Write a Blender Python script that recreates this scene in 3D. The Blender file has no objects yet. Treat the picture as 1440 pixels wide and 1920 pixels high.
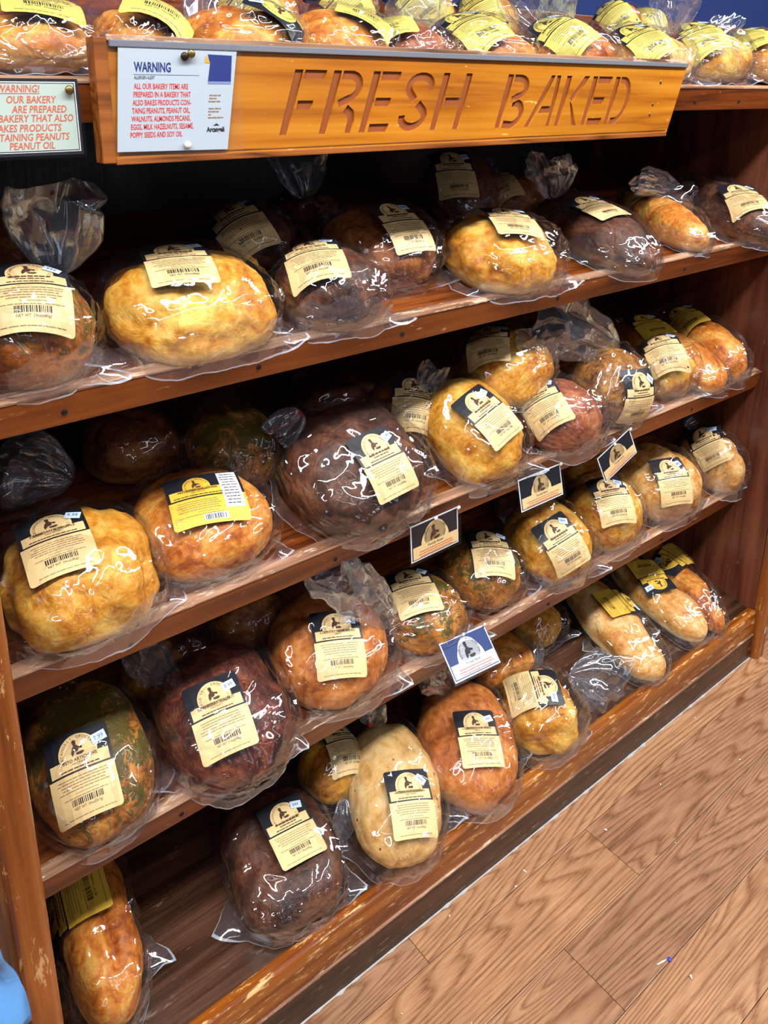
import bpy, bmesh, math, random
import numpy as np
from mathutils import Vector, Matrix

# ------------------------------------------------------------------ camera, world, lights, exposure
scene = bpy.context.scene
COL = scene.collection
cam_d = bpy.data.cameras.new('camera'); cam = bpy.data.objects.new('camera', cam_d); COL.objects.link(cam)
scene.camera = cam
CAM_POS = Vector((0.0, 0.0, 1.45))
YAW, PITCH, ROLL = 0.678740, 0.298194, -0.012273
fw = Vector((math.sin(YAW)*math.cos(PITCH), math.cos(YAW)*math.cos(PITCH), -math.sin(PITCH)))
rt0 = Vector((math.cos(YAW), -math.sin(YAW), 0.0)); dn0 = fw.cross(rt0)
rt = rt0*math.cos(ROLL) + dn0*math.sin(ROLL); dn = dn0*math.cos(ROLL) - rt0*math.sin(ROLL)
cam.matrix_world = Matrix(((rt.x, -dn.x, -fw.x, CAM_POS.x), (rt.y, -dn.y, -fw.y, CAM_POS.y), (rt.z, -dn.z, -fw.z, CAM_POS.z), (0, 0, 0, 1)))
cam_d.sensor_fit = 'HORIZONTAL'; cam_d.sensor_width = 36.0
cam_d.lens = 36.0*1518.74/1440.0
cam_d.shift_y = -(960-620.5)/1440.0
cam_d.clip_start = 0.02

world = bpy.data.worlds.new('shop_ambient'); scene.world = world; world.use_nodes = True
bg = world.node_tree.nodes['Background']; bg.inputs[0].default_value = (0.80, 0.90, 1.0, 1); bg.inputs[1].default_value = 0.03

def area(name, loc, size, power, col=(1.0, 0.985, 0.97), rot=(0, 0, 0)):
    d = bpy.data.lights.new(name, 'AREA'); d.shape = 'RECTANGLE'; d.size, d.size_y = size; d.energy = power; d.color = col
    o = bpy.data.objects.new(name, d); COL.objects.link(o); o.location = loc; o.rotation_euler = rot
    return o
# rows of ceiling troffers over the shop floor in front of the rack
for ly, pw in ((-0.15, 33.0), (-1.75, 5.0)):
    for lx in (-1.75, -0.40, 0.95, 2.30, 3.65):
        area('ceiling_light', (lx, ly, 2.85), (1.20, 0.26), pw)
# bluish unseen lights added behind the camera for soft reflections in the bags
for wx in (0.1, 2.6):
    area('bag_reflection_fill', (wx, -3.7, 1.55), (0.9, 1.6), 5.0, (0.74, 0.86, 1.0), (math.radians(90), 0, 0))

vs = scene.view_settings
vs.view_transform = 'Standard'; vs.look = 'None'; vs.gamma = 1.0; vs.exposure = 0.46; vs.use_curve_mapping = False
scene.cycles.transparent_max_bounces = 12
scene.cycles.max_bounces = 4; scene.cycles.diffuse_bounces = 1; scene.cycles.glossy_bounces = 2; scene.cycles.transmission_bounces = 2

# ------------------------------------------------------------------ helpers
rnd = random.Random(7)
def lin(c):
    return tuple(((v/255.0)/12.92 if v/255.0 <= 0.04045 else ((v/255.0+0.055)/1.055)**2.4) for v in c) + (1.0,)

def mesh_obj(name, verts, faces, mats=None, parent=None, smooth=False, midx=None):
    me = bpy.data.meshes.new(name)
    me.from_pydata([tuple(map(float, v)) for v in verts], [], [tuple(int(i) for i in f) for f in faces])
    for m in (mats if isinstance(mats, (list, tuple)) else [mats] if mats else []): me.materials.append(m)
    if midx is not None: me.polygons.foreach_set('material_index', np.asarray(midx, dtype=np.int32))
    if smooth: me.polygons.foreach_set('use_smooth', [True]*len(me.polygons))
    me.update()
    o = bpy.data.objects.new(name, me); COL.objects.link(o)
    if parent: o.parent = parent
    return o
def empty(name, loc=(0, 0, 0), rot=None):
    o = bpy.data.objects.new(name, None); COL.objects.link(o); o.empty_display_size = 0.05
    if rot is not None: o.matrix_world = Matrix.Translation(loc) @ rot.to_4x4()
    else: o.location = loc
    return o
def tag(o, label, cat, group=None, kind=None):
    o['label'] = label
    if cat: o['category'] = cat
    if group: o['group'] = group
    if kind: o['kind'] = kind
    return o
def bm_obj(name, bm, mat, parent=None, smooth=False):
    me = bpy.data.meshes.new(name); bm.to_mesh(me); bm.free()
    for m in (mat if isinstance(mat, (list, tuple)) else [mat]): me.materials.append(m)
    if smooth: me.polygons.foreach_set('use_smooth', [True]*len(me.polygons))
    o = bpy.data.objects.new(name, me); COL.objects.link(o)
    if parent: o.parent = parent
    return o
def prism(poly, x0, x1, bevel=0.0, axis='x'):
    """extrude a (y,z) polygon along x"""
    bm = bmesh.new()
    a = [bm.verts.new((x0, y, z)) for y, z in poly]; b = [bm.verts.new((x1, y, z)) for y, z in poly]
    n = len(poly)
    bm.faces.new(a); bm.faces.new(b[::-1])
    for i in range(n): bm.faces.new((a[i], b[i], b[(i+1) % n], a[(i+1) % n]))
    bmesh.ops.recalc_face_normals(bm, faces=bm.faces)
    if bevel: bmesh.ops.bevel(bm, geom=list(bm.edges), offset=bevel, segments=2, affect='EDGES', profile=0.6)
    return bm
def box(x0, x1, y0, y1, z0, z1, bevel=0.0):
    return prism([(y0, z0), (y1, z0), (y1, z1), (y0, z1)], x0, x1, bevel)

# value noise, vectorised
def _hash(ix, iy, iz, seed):
    h = (ix*374761393 + iy*668265263 + iz*1274126177 + seed*974634777) & 0xffffffff
    h = ((h ^ (h >> 13))*1103515245) & 0xffffffff
    h = h ^ (h >> 16)
    return (h & 0xffff)/65535.0
def vnoise(P, freq, seed=0):
    q = np.asarray(P)*freq + 100.0
    i = np.floor(q).astype(np.int64); f = q - i; f = f*f*(3-2*f)
    r = 0
    for dx in (0, 1):
        for dy in (0, 1):
            for dz in (0, 1):
                wgt = (f[:, 0] if dx else 1-f[:, 0])*(f[:, 1] if dy else 1-f[:, 1])*(f[:, 2] if dz else 1-f[:, 2])
                r = r + wgt*_hash(i[:, 0]+dx, i[:, 1]+dy, i[:, 2]+dz, seed)
    return r*2-1

# ------------------------------------------------------------------ materials
def new_mat(name):
    m = bpy.data.materials.new(name); m.use_nodes = True
    nt = m.node_tree; nt.nodes.clear()
    out = nt.nodes.new('ShaderNodeOutputMaterial')
    return m, nt, out
def node(nt, typ, **kw):
    n = nt.nodes.new(typ)
    for k, v in kw.items():
        if k.startswith('i_'):
            key = k[2:]; key = int(key) if key.isdigit() else key.replace('_', ' ')
            n.inputs[key].default_value = v
        else: setattr(n, k, v)
    return n
def ramp(nt, fac, stops, interp='LINEAR'):
    r = nt.nodes.new('ShaderNodeValToRGB'); r.color_ramp.interpolation = interp
    e = r.color_ramp.elements
    while len(e) < len(stops): e.new(0.5)
    for el, (p, c) in zip(e, stops): el.position = p; el.color = c
    nt.links.new(fac, r.inputs[0]); return r.outputs[0]
def mixc(nt, fac, a, b, mode='MIX'):
    n = nt.nodes.new('ShaderNodeMix'); n.data_type = 'RGBA'; n.blend_type = mode
    for sock, v in ((n.inputs[0], fac), (n.inputs[6], a), (n.inputs[7], b)):
        if hasattr(v, 'is_linked'): nt.links.new(v, sock)
        else: sock.default_value = v
    return n.outputs[2]
def math_n(nt, op, a, b=None, clamp=False):
    n = nt.nodes.new('ShaderNodeMath'); n.operation = op; n.use_clamp = clamp
    for s, v in ((n.inputs[0], a), (n.inputs[1], b)):
        if v is None: continue
        if hasattr(v, 'is_linked'): nt.links.new(v, s)
        else: s.default_value = v
    return n.outputs[0]
def plain(name, col, rough=0.6, metal=0.0, spec=0.5):
    m, nt, out = new_mat(name); p = node(nt, 'ShaderNodeBsdfPrincipled')
    p.inputs['Base Color'].default_value = lin(col); p.inputs['Roughness'].default_value = rough; p.inputs['Metallic'].default_value = metal
    p.inputs['Specular IOR Level'].default_value = spec
    nt.links.new(p.outputs[0], out.inputs[0]); return m

def wood(name, dark, mid, light, axis='x', rough=0.38, scale=1.0, wear=None, wear_amt=0.5, rings=9.0, coat=0.25, per_object=False, stretch=14.0):
    m, nt, out = new_mat(name)
    tc = node(nt, 'ShaderNodeTexCoord'); co = tc.outputs['Object']
    if per_object:
        oi = node(nt, 'ShaderNodeObjectInfo'); ad = node(nt, 'ShaderNodeVectorMath', operation='MULTIPLY_ADD')
        cb = node(nt, 'ShaderNodeCombineXYZ'); nt.links.new(oi.outputs['Random'], cb.inputs[0]); nt.links.new(oi.outputs['Random'], cb.inputs[1])
        nt.links.new(cb.outputs[0], ad.inputs[0]); ad.inputs[1].default_value = (37.0, 23.0, 0); nt.links.new(co, ad.inputs[2]); co = ad.outputs[0]
    mp = node(nt, 'ShaderNodeMapping'); nt.links.new(co, mp.inputs[0])
    s = {'x': (1, stretch, stretch), 'z': (stretch, stretch, 1), 'y': (stretch, 1, stretch)}[axis]
    mp.inputs['Scale'].default_value = tuple(v*scale for v in s)
    n1 = node(nt, 'ShaderNodeTexNoise', i_Scale=0.9, i_Detail=3.0, i_Roughness=0.5, i_Distortion=0.35); nt.links.new(mp.outputs[0], n1.inputs['Vector'])
    k = math_n(nt, 'MULTIPLY', n1.outputs[0], rings); fr = math_n(nt, 'PINGPONG', k, 0.5); fr = math_n(nt, 'MULTIPLY', fr, 2.0)
    mp2 = node(nt, 'ShaderNodeMapping'); nt.links.new(co, mp2.inputs[0]); mp2.inputs['Scale'].default_value = tuple((v*6 if v > 1 else v*3)*scale for v in s)
    n2 = node(nt, 'ShaderNodeTexNoise', i_Scale=3.0, i_Detail=4.0, i_Roughness=0.65); nt.links.new(mp2.outputs[0], n2.inputs['Vector'])
    g = math_n(nt, 'ADD', math_n(nt, 'MULTIPLY', fr, 0.55), math_n(nt, 'MULTIPLY', n2.outputs[0], 0.55), True)
    c = ramp(nt, g, [(0.12, lin(dark)), (0.45, lin(mid)), (0.85, lin(light))])
    n3 = node(nt, 'ShaderNodeTexNoise', i_Scale=2.2, i_Detail=2.0); nt.links.new(co, n3.inputs['Vector'])
    c = mixc(nt, 1.0, c, ramp(nt, n3.outputs[0], [(0.25, (0.68, 0.66, 0.66, 1)), (0.7, (1.12, 1.1, 1.08, 1))]), 'MULTIPLY')
    rv = ramp(nt, n2.outputs[0], [(0.3, (rough-0.08,)*3+(1,)), (0.75, (rough+0.12,)*3+(1,))])
    if wear:
        mp3 = node(nt, 'ShaderNodeMapping'); nt.links.new(co, mp3.inputs[0]); mp3.inputs['Scale'].default_value = tuple((v*0.35 if v > 1 else v) for v in s)
        n4 = node(nt, 'ShaderNodeTexNoise', i_Scale=16.0, i_Detail=5.0, i_Roughness=0.75); nt.links.new(mp3.outputs[0], n4.inputs['Vector'])
        wf = ramp(nt, n4.outputs[0], [(0.66-0.16*wear_amt, (0, 0, 0, 1)), (0.71-0.15*wear_amt, (1, 1, 1, 1))])
        c = mixc(nt, math_n(nt, 'MULTIPLY', wf, 0.85), c, lin(wear))
    p = node(nt, 'ShaderNodeBsdfPrincipled'); nt.links.new(c, p.inputs['Base Color']); nt.links.new(rv, p.inputs['Roughness'])
    p.inputs['Coat Weight'].default_value = coat*0.5; p.inputs['Coat Roughness'].default_value = 0.25
    nt.links.new(p.outputs[0], out.inputs[0]); return m

M = {}
M['shelf'] = wood('stained_shelf_wood', (64, 26, 7), (122, 58, 17), (156, 82, 28), 'x', 0.36, 1.0, wear=(150, 110, 85), wear_amt=0.2)
M['lip'] = wood('stained_lip_wood', (62, 26, 5), (116, 54, 12), (146, 76, 22), 'x', 0.38, 1.0, wear=(205, 150, 100), wear_amt=0.1, rings=5)
M['lip_top'] = wood('worn_glare_lip_top', (80, 54, 40), (140, 100, 76), (192, 150, 120), 'x', 0.34, 1.4, wear=(225, 195, 170), wear_amt=0.6, rings=5)  # pale tone is wear plus ceiling-light glare painted into the colour
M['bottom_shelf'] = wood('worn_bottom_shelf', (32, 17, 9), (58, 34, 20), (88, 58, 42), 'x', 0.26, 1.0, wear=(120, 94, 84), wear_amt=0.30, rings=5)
M['base'] = wood('base_board_wood', (74, 32, 6), (146, 76, 16), (178, 106, 34), 'x', 0.30, 1.0, wear=(232, 192, 130), wear_amt=0.62, rings=5)
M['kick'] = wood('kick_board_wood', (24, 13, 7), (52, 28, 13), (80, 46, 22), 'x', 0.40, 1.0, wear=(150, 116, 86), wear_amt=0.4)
M['panel'] = wood('side_panel_wood', (66, 32, 22), (106, 56, 38), (134, 78, 56), 'z', 0.33, 0.8, wear=(160, 110, 88), wear_amt=0.1, rings=4)
M['post'] = wood('post_wood', (78, 36, 10), (136, 70, 22), (168, 98, 40), 'z', 0.30, 1.0, wear=(220, 170, 116), wear_amt=0.45, rings=5)
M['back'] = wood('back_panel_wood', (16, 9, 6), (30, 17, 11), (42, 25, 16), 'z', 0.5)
M['sign'] = wood('sign_pine', (150, 80, 8), (192, 116, 14), (210, 138, 30), 'x', 0.40, 0.8, rings=7, coat=0.15, wear=(244, 200, 110), wear_amt=0.0)
M['sign_edge'] = wood('sign_edge_wood', (80, 38, 10), (140, 76, 22), (172, 100, 40), 'x', 0.4)
M['letter'] = plain('routed_letter_paint', (146, 74, 24), 0.6)
M['floor'] = None
M['rail'] = plain('grey_rail_plastic', (120, 124, 134), 0.25)
M['navy'] = plain('navy_wall_paint', (18, 46, 112), 0.75)
M['paper'] = plain('notice_paper', (182, 195, 206), 0.55)
M['paper_green'] = plain('pale_green_paper', (186, 204, 194), 0.55)
M['ink_red'] = plain('red_ink', (222, 52, 30), 0.6)
M['ink_orange'] = plain('orange_red_ink', (214, 96, 66), 0.6)
M['ink_navy'] = plain('navy_ink', (18, 40, 120), 0.55)
M['ink_black'] = plain('black_ink', (28, 28, 34), 0.55)
M['ink_brown'] = plain('brown_ink', (78, 48, 34), 0.6)
M['ink_grey'] = plain('faded_ink', (150, 118, 84), 0.65)
M['ink_orange2'] = plain('orange_corner_ink', (244, 166, 40), 0.6)
M['ink_fade'] = plain('pale_blue_ink', (120, 140, 190), 0.6)
M['label_cream'] = plain('cream_label_paper', (236, 204, 146), 0.5)
M['label_gold'] = plain('golden_label_paper', (232, 186, 62), 0.5)
M['label_yellow_lit'] = plain('lit_yellow_label_paper', (218, 205, 100), 0.5)  # yellow label with the top shelf's brighter light painted into its colour
M['label_black'] = plain('black_label_ink', (26, 28, 38), 0.42)
M['label_blue'] = plain('blue_card_ink', (34, 58, 118), 0.45)
M['label_white'] = plain('white_label_paper', (226, 232, 238), 0.5)
M['sticker'] = plain('price_sticker_paper', (206, 224, 242), 0.45)
M['tie'] = plain('red_twist_tie', (214, 30, 34), 0.45)
M['pin_white'] = plain('white_pin_plastic', (236, 234, 226), 0.3)
M['pin_brass'] = plain('aged_brass_pin', (132, 112, 66), 0.38, 0.8)
M['pin_dark'] = plain('dark_bronze_pin', (58, 46, 32), 0.4, 0.7)
M['hole'] = plain('dark_hole', (24, 12, 6), 0.9)
M['caulk'] = plain('dusty_caulk', (176, 172, 174), 0.8)
M['crumb'] = plain('pale_crumb', (238, 230, 214), 0.8)
M['blue_dot'] = plain('blue_scrap', (50, 70, 190), 0.5)

def floor_wood(name):
    m, nt, out = new_mat(name)
    tc = node(nt, 'ShaderNodeTexCoord'); oi = node(nt, 'ShaderNodeObjectInfo')
    cb = node(nt, 'ShaderNodeCombineXYZ'); nt.links.new(oi.outputs['Random'], cb.inputs[0]); nt.links.new(oi.outputs['Random'], cb.inputs[1])
    ad = node(nt, 'ShaderNodeVectorMath', operation='MULTIPLY_ADD'); nt.links.new(cb.outputs[0], ad.inputs[0]); ad.inputs[1].default_value = (37.0, 23.0, 0); nt.links.new(tc.outputs['Object'], ad.inputs[2]); co = ad.outputs[0]
    mp = node(nt, 'ShaderNodeMapping'); nt.links.new(co, mp.inputs[0]); mp.inputs['Scale'].default_value = (0.65, 8.0, 1.0)
    n1 = node(nt, 'ShaderNodeTexNoise', i_Scale=1.0, i_Detail=1.2, i_Roughness=0.45, i_Distortion=0.25); nt.links.new(mp.outputs[0], n1.inputs['Vector'])
    mp2 = node(nt, 'ShaderNodeMapping'); nt.links.new(co, mp2.inputs[0]); mp2.inputs['Scale'].default_value = (14.0, 220.0, 1.0)
    n2 = node(nt, 'ShaderNodeTexNoise', i_Scale=1.0, i_Detail=3.0, i_Roughness=0.6); nt.links.new(mp2.outputs[0], n2.inputs['Vector'])
    k = math_n(nt, 'ADD', math_n(nt, 'MULTIPLY', n1.outputs[0], 40.0), math_n(nt, 'MULTIPLY', n2.outputs[0], 0.75))
    fr = math_n(nt, 'FRACT', k)
    c = ramp(nt, fr, [(0.0, lin((130, 89, 60))), (0.14, lin((152, 110, 78))), (0.36, lin((172, 129, 95))), (0.80, lin((178, 137, 103))), (1.0, lin((146, 102, 70)))])
    fine = ramp(nt, n2.outputs[0], [(0.32, (0.74, 0.70, 0.67, 1)), (0.6, (1.08, 1.07, 1.06, 1))])
    c = mixc(nt, 1.0, c, fine, 'MULTIPLY')
    n3 = node(nt, 'ShaderNodeTexNoise', i_Scale=5.0, i_Detail=2.0); nt.links.new(co, n3.inputs['Vector'])
    c = mixc(nt, 1.0, c, ramp(nt, n3.outputs[0], [(0.3, (0.82, 0.78, 0.76, 1)), (0.65, (1.05, 1.05, 1.05, 1))]), 'MULTIPLY')
    tone = ramp(nt, oi.outputs['Random'], [(0.0, (0.86, 0.85, 0.88, 1)), (1.0, (1.08, 1.05, 1.0, 1))]); c = mixc(nt, 1.0, c, tone, 'MULTIPLY')
    # small knots
    mp4 = node(nt, 'ShaderNodeMapping'); nt.links.new(co, mp4.inputs[0]); mp4.inputs['Scale'].default_value = (3.2, 8.0, 1.0)
    vo = node(nt, 'ShaderNodeTexVoronoi', feature='F1', i_Scale=1.0); nt.links.new(mp4.outputs[0], vo.inputs['Vector'])
    c = mixc(nt, ramp(nt, vo.outputs['Distance'], [(0.03, (1, 1, 1, 1)), (0.09, (0, 0, 0, 1))]), c, lin((112, 60, 32)))
    p = node(nt, 'ShaderNodeBsdfPrincipled'); nt.links.new(c, p.inputs['Base Color']); p.inputs['Roughness'].default_value = 0.36
    nt.links.new(p.outputs[0], out.inputs[0]); return m
M['floor'] = floor_wood('floor_plank_wood')

def film(name, tint, base, edge, haze, rough=0.06):
    """clear poly film: mostly transparent, glossier at grazing angles, a trace of milkiness"""
    m, nt, out = new_mat(name)
    lw = node(nt, 'ShaderNodeLayerWeight', i_Blend=0.30)
    f1 = math_n(nt, 'MULTIPLY_ADD', lw.outputs['Facing'], edge); nt.nodes[-1].inputs[2].default_value = base
    tr = node(nt, 'ShaderNodeBsdfTransparent'); tr.inputs[0].default_value = tint
    gl = node(nt, 'ShaderNodeBsdfGlossy'); gl.inputs['Roughness'].default_value = rough; gl.inputs['Color'].default_value = (0.86, 0.91, 1.0, 1)
    df = node(nt, 'ShaderNodeBsdfDiffuse'); df.inputs[0].default_value = (0.78, 0.86, 1.0, 1)
    m1 = node(nt, 'ShaderNodeMixShader', i_0=haze); nt.links.new(tr.outputs[0], m1.inputs[1]); nt.links.new(df.outputs[0], m1.inputs[2])
    m2 = node(nt, 'ShaderNodeMixShader'); nt.links.new(f1, m2.inputs[0]); nt.links.new(m1.outputs[0], m2.inputs[1]); nt.links.new(gl.outputs[0], m2.inputs[2])
    nt.links.new(m2.outputs[0], out.inputs[0]); return m
M['bag'] = film('clear_poly_bag', (0.985, 0.985, 0.99, 1), 0.06, 0.28, 0.005, 0.075)
M['bag_loose'] = film('loose_poly_bag', (0.95, 0.96, 0.98, 1), 0.08, 0.34, 0.035, 0.08)
M['bag_seam'] = film('heat_sealed_bag_edge', (0.90, 0.92, 0.96, 1), 0.10, 0.30, 0.40, 0.12)
M['bag_tail'] = film('crumpled_poly_bag', (0.955, 0.965, 0.985, 1), 0.09, 0.46, 0.045, 0.06)
M['sleeve'] = film('clear_sleeve', (0.97, 0.97, 0.98, 1), 0.008, 0.06, 0.004, 0.10)
M['blue_film'] = plain('blue_plastic_bag', (96, 160, 226), 0.28)

def crust(name, c0, c1, c2, top=None, base=None, specks=None, scale=1.0, rough=0.55, spots=0.0):
    m, nt, out = new_mat('crust_'+name)
    tc = node(nt, 'ShaderNodeTexCoord'); co = tc.outputs['Object']
    oi = node(nt, 'ShaderNodeObjectInfo')
    ad = node(nt, 'ShaderNodeVectorMath', operation='ADD'); nt.links.new(co, ad.inputs[0])
    cb = node(nt, 'ShaderNodeCombineXYZ'); mu = math_n(nt, 'MULTIPLY', oi.outputs['Random'], 9.0); nt.links.new(mu, cb.inputs[0]); nt.links.new(mu, cb.inputs[2]); nt.links.new(cb.outputs[0], ad.inputs[1])
    n1 = node(nt, 'ShaderNodeTexNoise', i_Scale=13.0*scale, i_Detail=3.0, i_Roughness=0.62, i_Distortion=1.1); nt.links.new(ad.outputs[0], n1.inputs['Vector'])
    n2 = node(nt, 'ShaderNodeTexNoise', i_Scale=90.0*scale, i_Detail=2.0, i_Roughness=0.7); nt.links.new(ad.outputs[0], n2.inputs['Vector'])
    n5 = node(nt, 'ShaderNodeTexNoise', i_Scale=34.0*scale, i_Detail=2.5, i_Roughness=0.6, i_Distortion=2.2); nt.links.new(ad.outputs[0], n5.inputs['Vector'])
    g = math_n(nt, 'ADD', math_n(nt, 'MULTIPLY', n1.outputs[0], 0.56), math_n(nt, 'ADD', math_n(nt, 'MULTIPLY', n2.outputs[0], 0.22), math_n(nt, 'MULTIPLY', n5.outputs[0], 0.24)))
    c = ramp(nt, g, [(0.40, lin(c0)), (0.51, lin(c1)), (0.64, lin(c2))])
    sp = node(nt, 'ShaderNodeSeparateXYZ'); nt.links.new(co, sp.inputs[0])
    if base:      # paler lower rim where the crust sat on the peel
        zf = ramp(nt, math_n(nt, 'MULTIPLY_ADD', n1.outputs[0], 0.02), [(0, (0, 0, 0, 1)), (1, (1, 1, 1, 1))])
        zz = math_n(nt, 'ADD', sp.outputs[2], math_n(nt, 'MULTIPLY', n1.outputs[0], 0.02))
        bf = ramp(nt, math_n(nt, 'MULTIPLY', zz, 10.0), [(0.28, (1, 1, 1, 1)), (0.42, (0, 0, 0, 1))])
        c = mixc(nt, math_n(nt, 'MULTIPLY', bf, 0.75), c, lin(base))
    if top:       # herb crumbs scattered over the top
        n3 = node(nt, 'ShaderNodeTexNoise', i_Scale=30.0, i_Detail=5.0, i_Roughness=0.85, i_Distortion=0.8); nt.links.new(ad.outputs[0], n3.inputs['Vector'])
        zz = math_n(nt, 'MULTIPLY_ADD', sp.outputs[2], 5.2); nt.nodes[-1].inputs[2].default_value = -0.13
        tf = ramp(nt, math_n(nt, 'ADD', math_n(nt, 'MULTIPLY', zz, 0.75), math_n(nt, 'MULTIPLY', n3.outputs[0], 1.5)), [(0.92, (0, 0, 0, 1)), (1.06, (1, 1, 1, 1))])
        c = mixc(nt, math_n(nt, 'MULTIPLY', tf, 0.9), c, lin(top))
    if specks:
        vo = node(nt, 'ShaderNodeTexVoronoi', feature='F1', i_Scale=55.0); nt.links.new(ad.outputs[0], vo.inputs['Vector'])
        sf = ramp(nt, vo.outputs['Distance'], [(0.10, (1, 1, 1, 1)), (0.16, (0, 0, 0, 1))])
        pick = ramp(nt, vo.outputs['Color'], [(0.66, (0, 0, 0, 1)), (0.7, (1, 1, 1, 1))])
        c = mixc(nt, mixc(nt, 1.0, sf, pick, 'MULTIPLY'), c, lin(specks))
    p = node(nt, 'ShaderNodeBsdfPrincipled'); nt.links.new(c, p.inputs['Base Color']); p.inputs['Roughness'].default_value = rough
    b = node(nt, 'ShaderNodeBump', i_Strength=0.7, i_Distance=0.003); nt.links.new(n5.outputs[0], b.inputs['Height']); nt.links.new(b.outputs[0], p.inputs['Normal'])
    nt.links.new(p.outputs[0], out.inputs[0]); return m
CR = {
 'gold': crust('gold', (170, 94, 14), (224, 152, 38), (248, 204, 100), base=(242, 212, 140)),
 'amber': crust('amber', (156, 72, 12), (214, 126, 34), (242, 186, 90), base=(236, 190, 110)),
 'orange': crust('orange', (152, 76, 22), (202, 116, 44), (230, 158, 82)),
 'dark': crust('dark', (40, 19, 11), (80, 42, 24), (124, 76, 48), base=(160, 112, 60)),
 'brown': crust('brown', (82, 38, 12), (142, 76, 28), (186, 120, 54), base=(190, 138, 64)),
 'maroon': crust('maroon', (44, 15, 9), (98, 40, 22), (150, 82, 50), scale=1.6),
 'herb': crust('herb', (112, 52, 10), (176, 98, 26), (212, 146, 62), top=(90, 78, 18)),
 'herb2': crust('herb2', (108, 60, 12), (180, 108, 30), (220, 158, 68), top=(70, 72, 12)),
 'seed': crust('seed', (84, 46, 14), (154, 96, 34), (206, 154, 78), specks=(64, 36, 12), scale=1.6),
 'rose': crust('rose', (102, 46, 26), (156, 84, 50), (200, 132, 90)),
 'blond': crust('blond', (188, 112, 38), (226, 162, 80), (246, 210, 148), base=(246, 222, 168)),
 'blond2': crust('blond2', (202, 140, 66), (232, 182, 108), (246, 212, 152), specks=(96, 56, 24), scale=0.8),
}

# ------------------------------------------------------------------ the rack
XL, XR, YF = 0.142, 1.899, 0.790
TH = math.radians(12.0)
UY, UZ = math.cos(TH), math.sin(TH)           # back-going direction on a shelf
NY, NZ = -math.sin(TH), math.cos(TH)          # shelf normal
LIP = {0: (0.872, 1.448), 1: (0.874, 1.118), 2: (0.874, 0.783), 3: (0.878, 0.468), 4: (0.792, 0.142)}
DROP = 0.010
def sh(t, s, h=0.0):
    y, z = LIP[t]; y -= NY*DROP; z -= NZ*DROP
    return (y + UY*s + NY*h, z + UZ*s + NZ*h)

# floor planks
floor = empty('floor'); floor['kind'] = 'structure'; floor['label'] = 'warm oak plank floor in front of the rack'
PW = 0.1276
mesh_plank = None
jx = {0: 0.708, 1: 1.133, 2: 0.910, 3: 0.40, 4: 1.30, 5: 0.75, 6: 1.05}
for r in range(-6, 12):
    y1 = 0.732 + PW - r*PW; y0 = y1 - PW
    x = jx.get(r, rnd.uniform(0.2, 1.4)) - 1.22*2
    for k in range(5):
        if mesh_plank is None:
            bm = box(0.0005, 1.2195, 0.0005, PW-0.0005, -0.012, 0.0, 0.0009)
            o = bm_obj('plank', bm, M['floor'], floor); mesh_plank = o.data
        else:
            o = bpy.data.objects.new('plank', mesh_plank); COL.objects.link(o); o.parent = floor
        o.location = (x, y0, 0); x += 1.22
sub = bm_obj('subfloor', box(-2.4, 5.0, -0.7, 1.7, -0.03, -0.0125), M['hole'], floor)
wall = bm_obj('wall_back', box(-2.4, 5.0, 1.62, 1.70, -0.03, 3.0), M['navy']); tag(wall, 'navy painted wall behind the top shelf', None, kind='structure')

rack = empty('bread_rack', (1.02, 1.1, 0.0))
tag(rack, 'stained wooden bread rack with four slanted shelves and open top shelf', 'shelf rack')
def rk(name, bm, mat, parent=rack, smooth=False):
    o = bm_obj(name, bm, mat, None, smooth)
    o.parent = parent
    o.matrix_parent_inverse = Matrix.Translation(-Vector(rack.location))
    return o
rk('side_panel', box(XR, XR+0.042, 0.80, 1.46, 0.0, 1.405, 0.002), M['panel'])
rk('side_panel', box(XL-0.042, XL, 0.80, 1.46, 0.0, 1.405, 0.002), M['panel'])
def stile(x0, x1):
    bm = box(x0, x1, 0.772, 0.7985, 0.0, 1.405)
    es = [e for e in bm.edges if all(abs(v.co.y-0.772) < 1e-5 for v in e.verts) and abs(e.verts[0].co.z-e.verts[1].co.z) > 0.5]
    bmesh.ops.bevel(bm, geom=es, offset=0.012, segments=5, affect='EDGES', profile=0.5)
    return bm
rk('front_post', stile(XR+0.001, XR+0.044), M['post'], smooth=False)
rk('front_post', stile(XL-0.044, XL-0.001), M['post'])
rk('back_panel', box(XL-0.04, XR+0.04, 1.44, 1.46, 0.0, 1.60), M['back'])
DEPTH = {0: 0.545, 1: 0.545, 2: 0.545, 3: 0.545, 4: 0.62}
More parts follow.
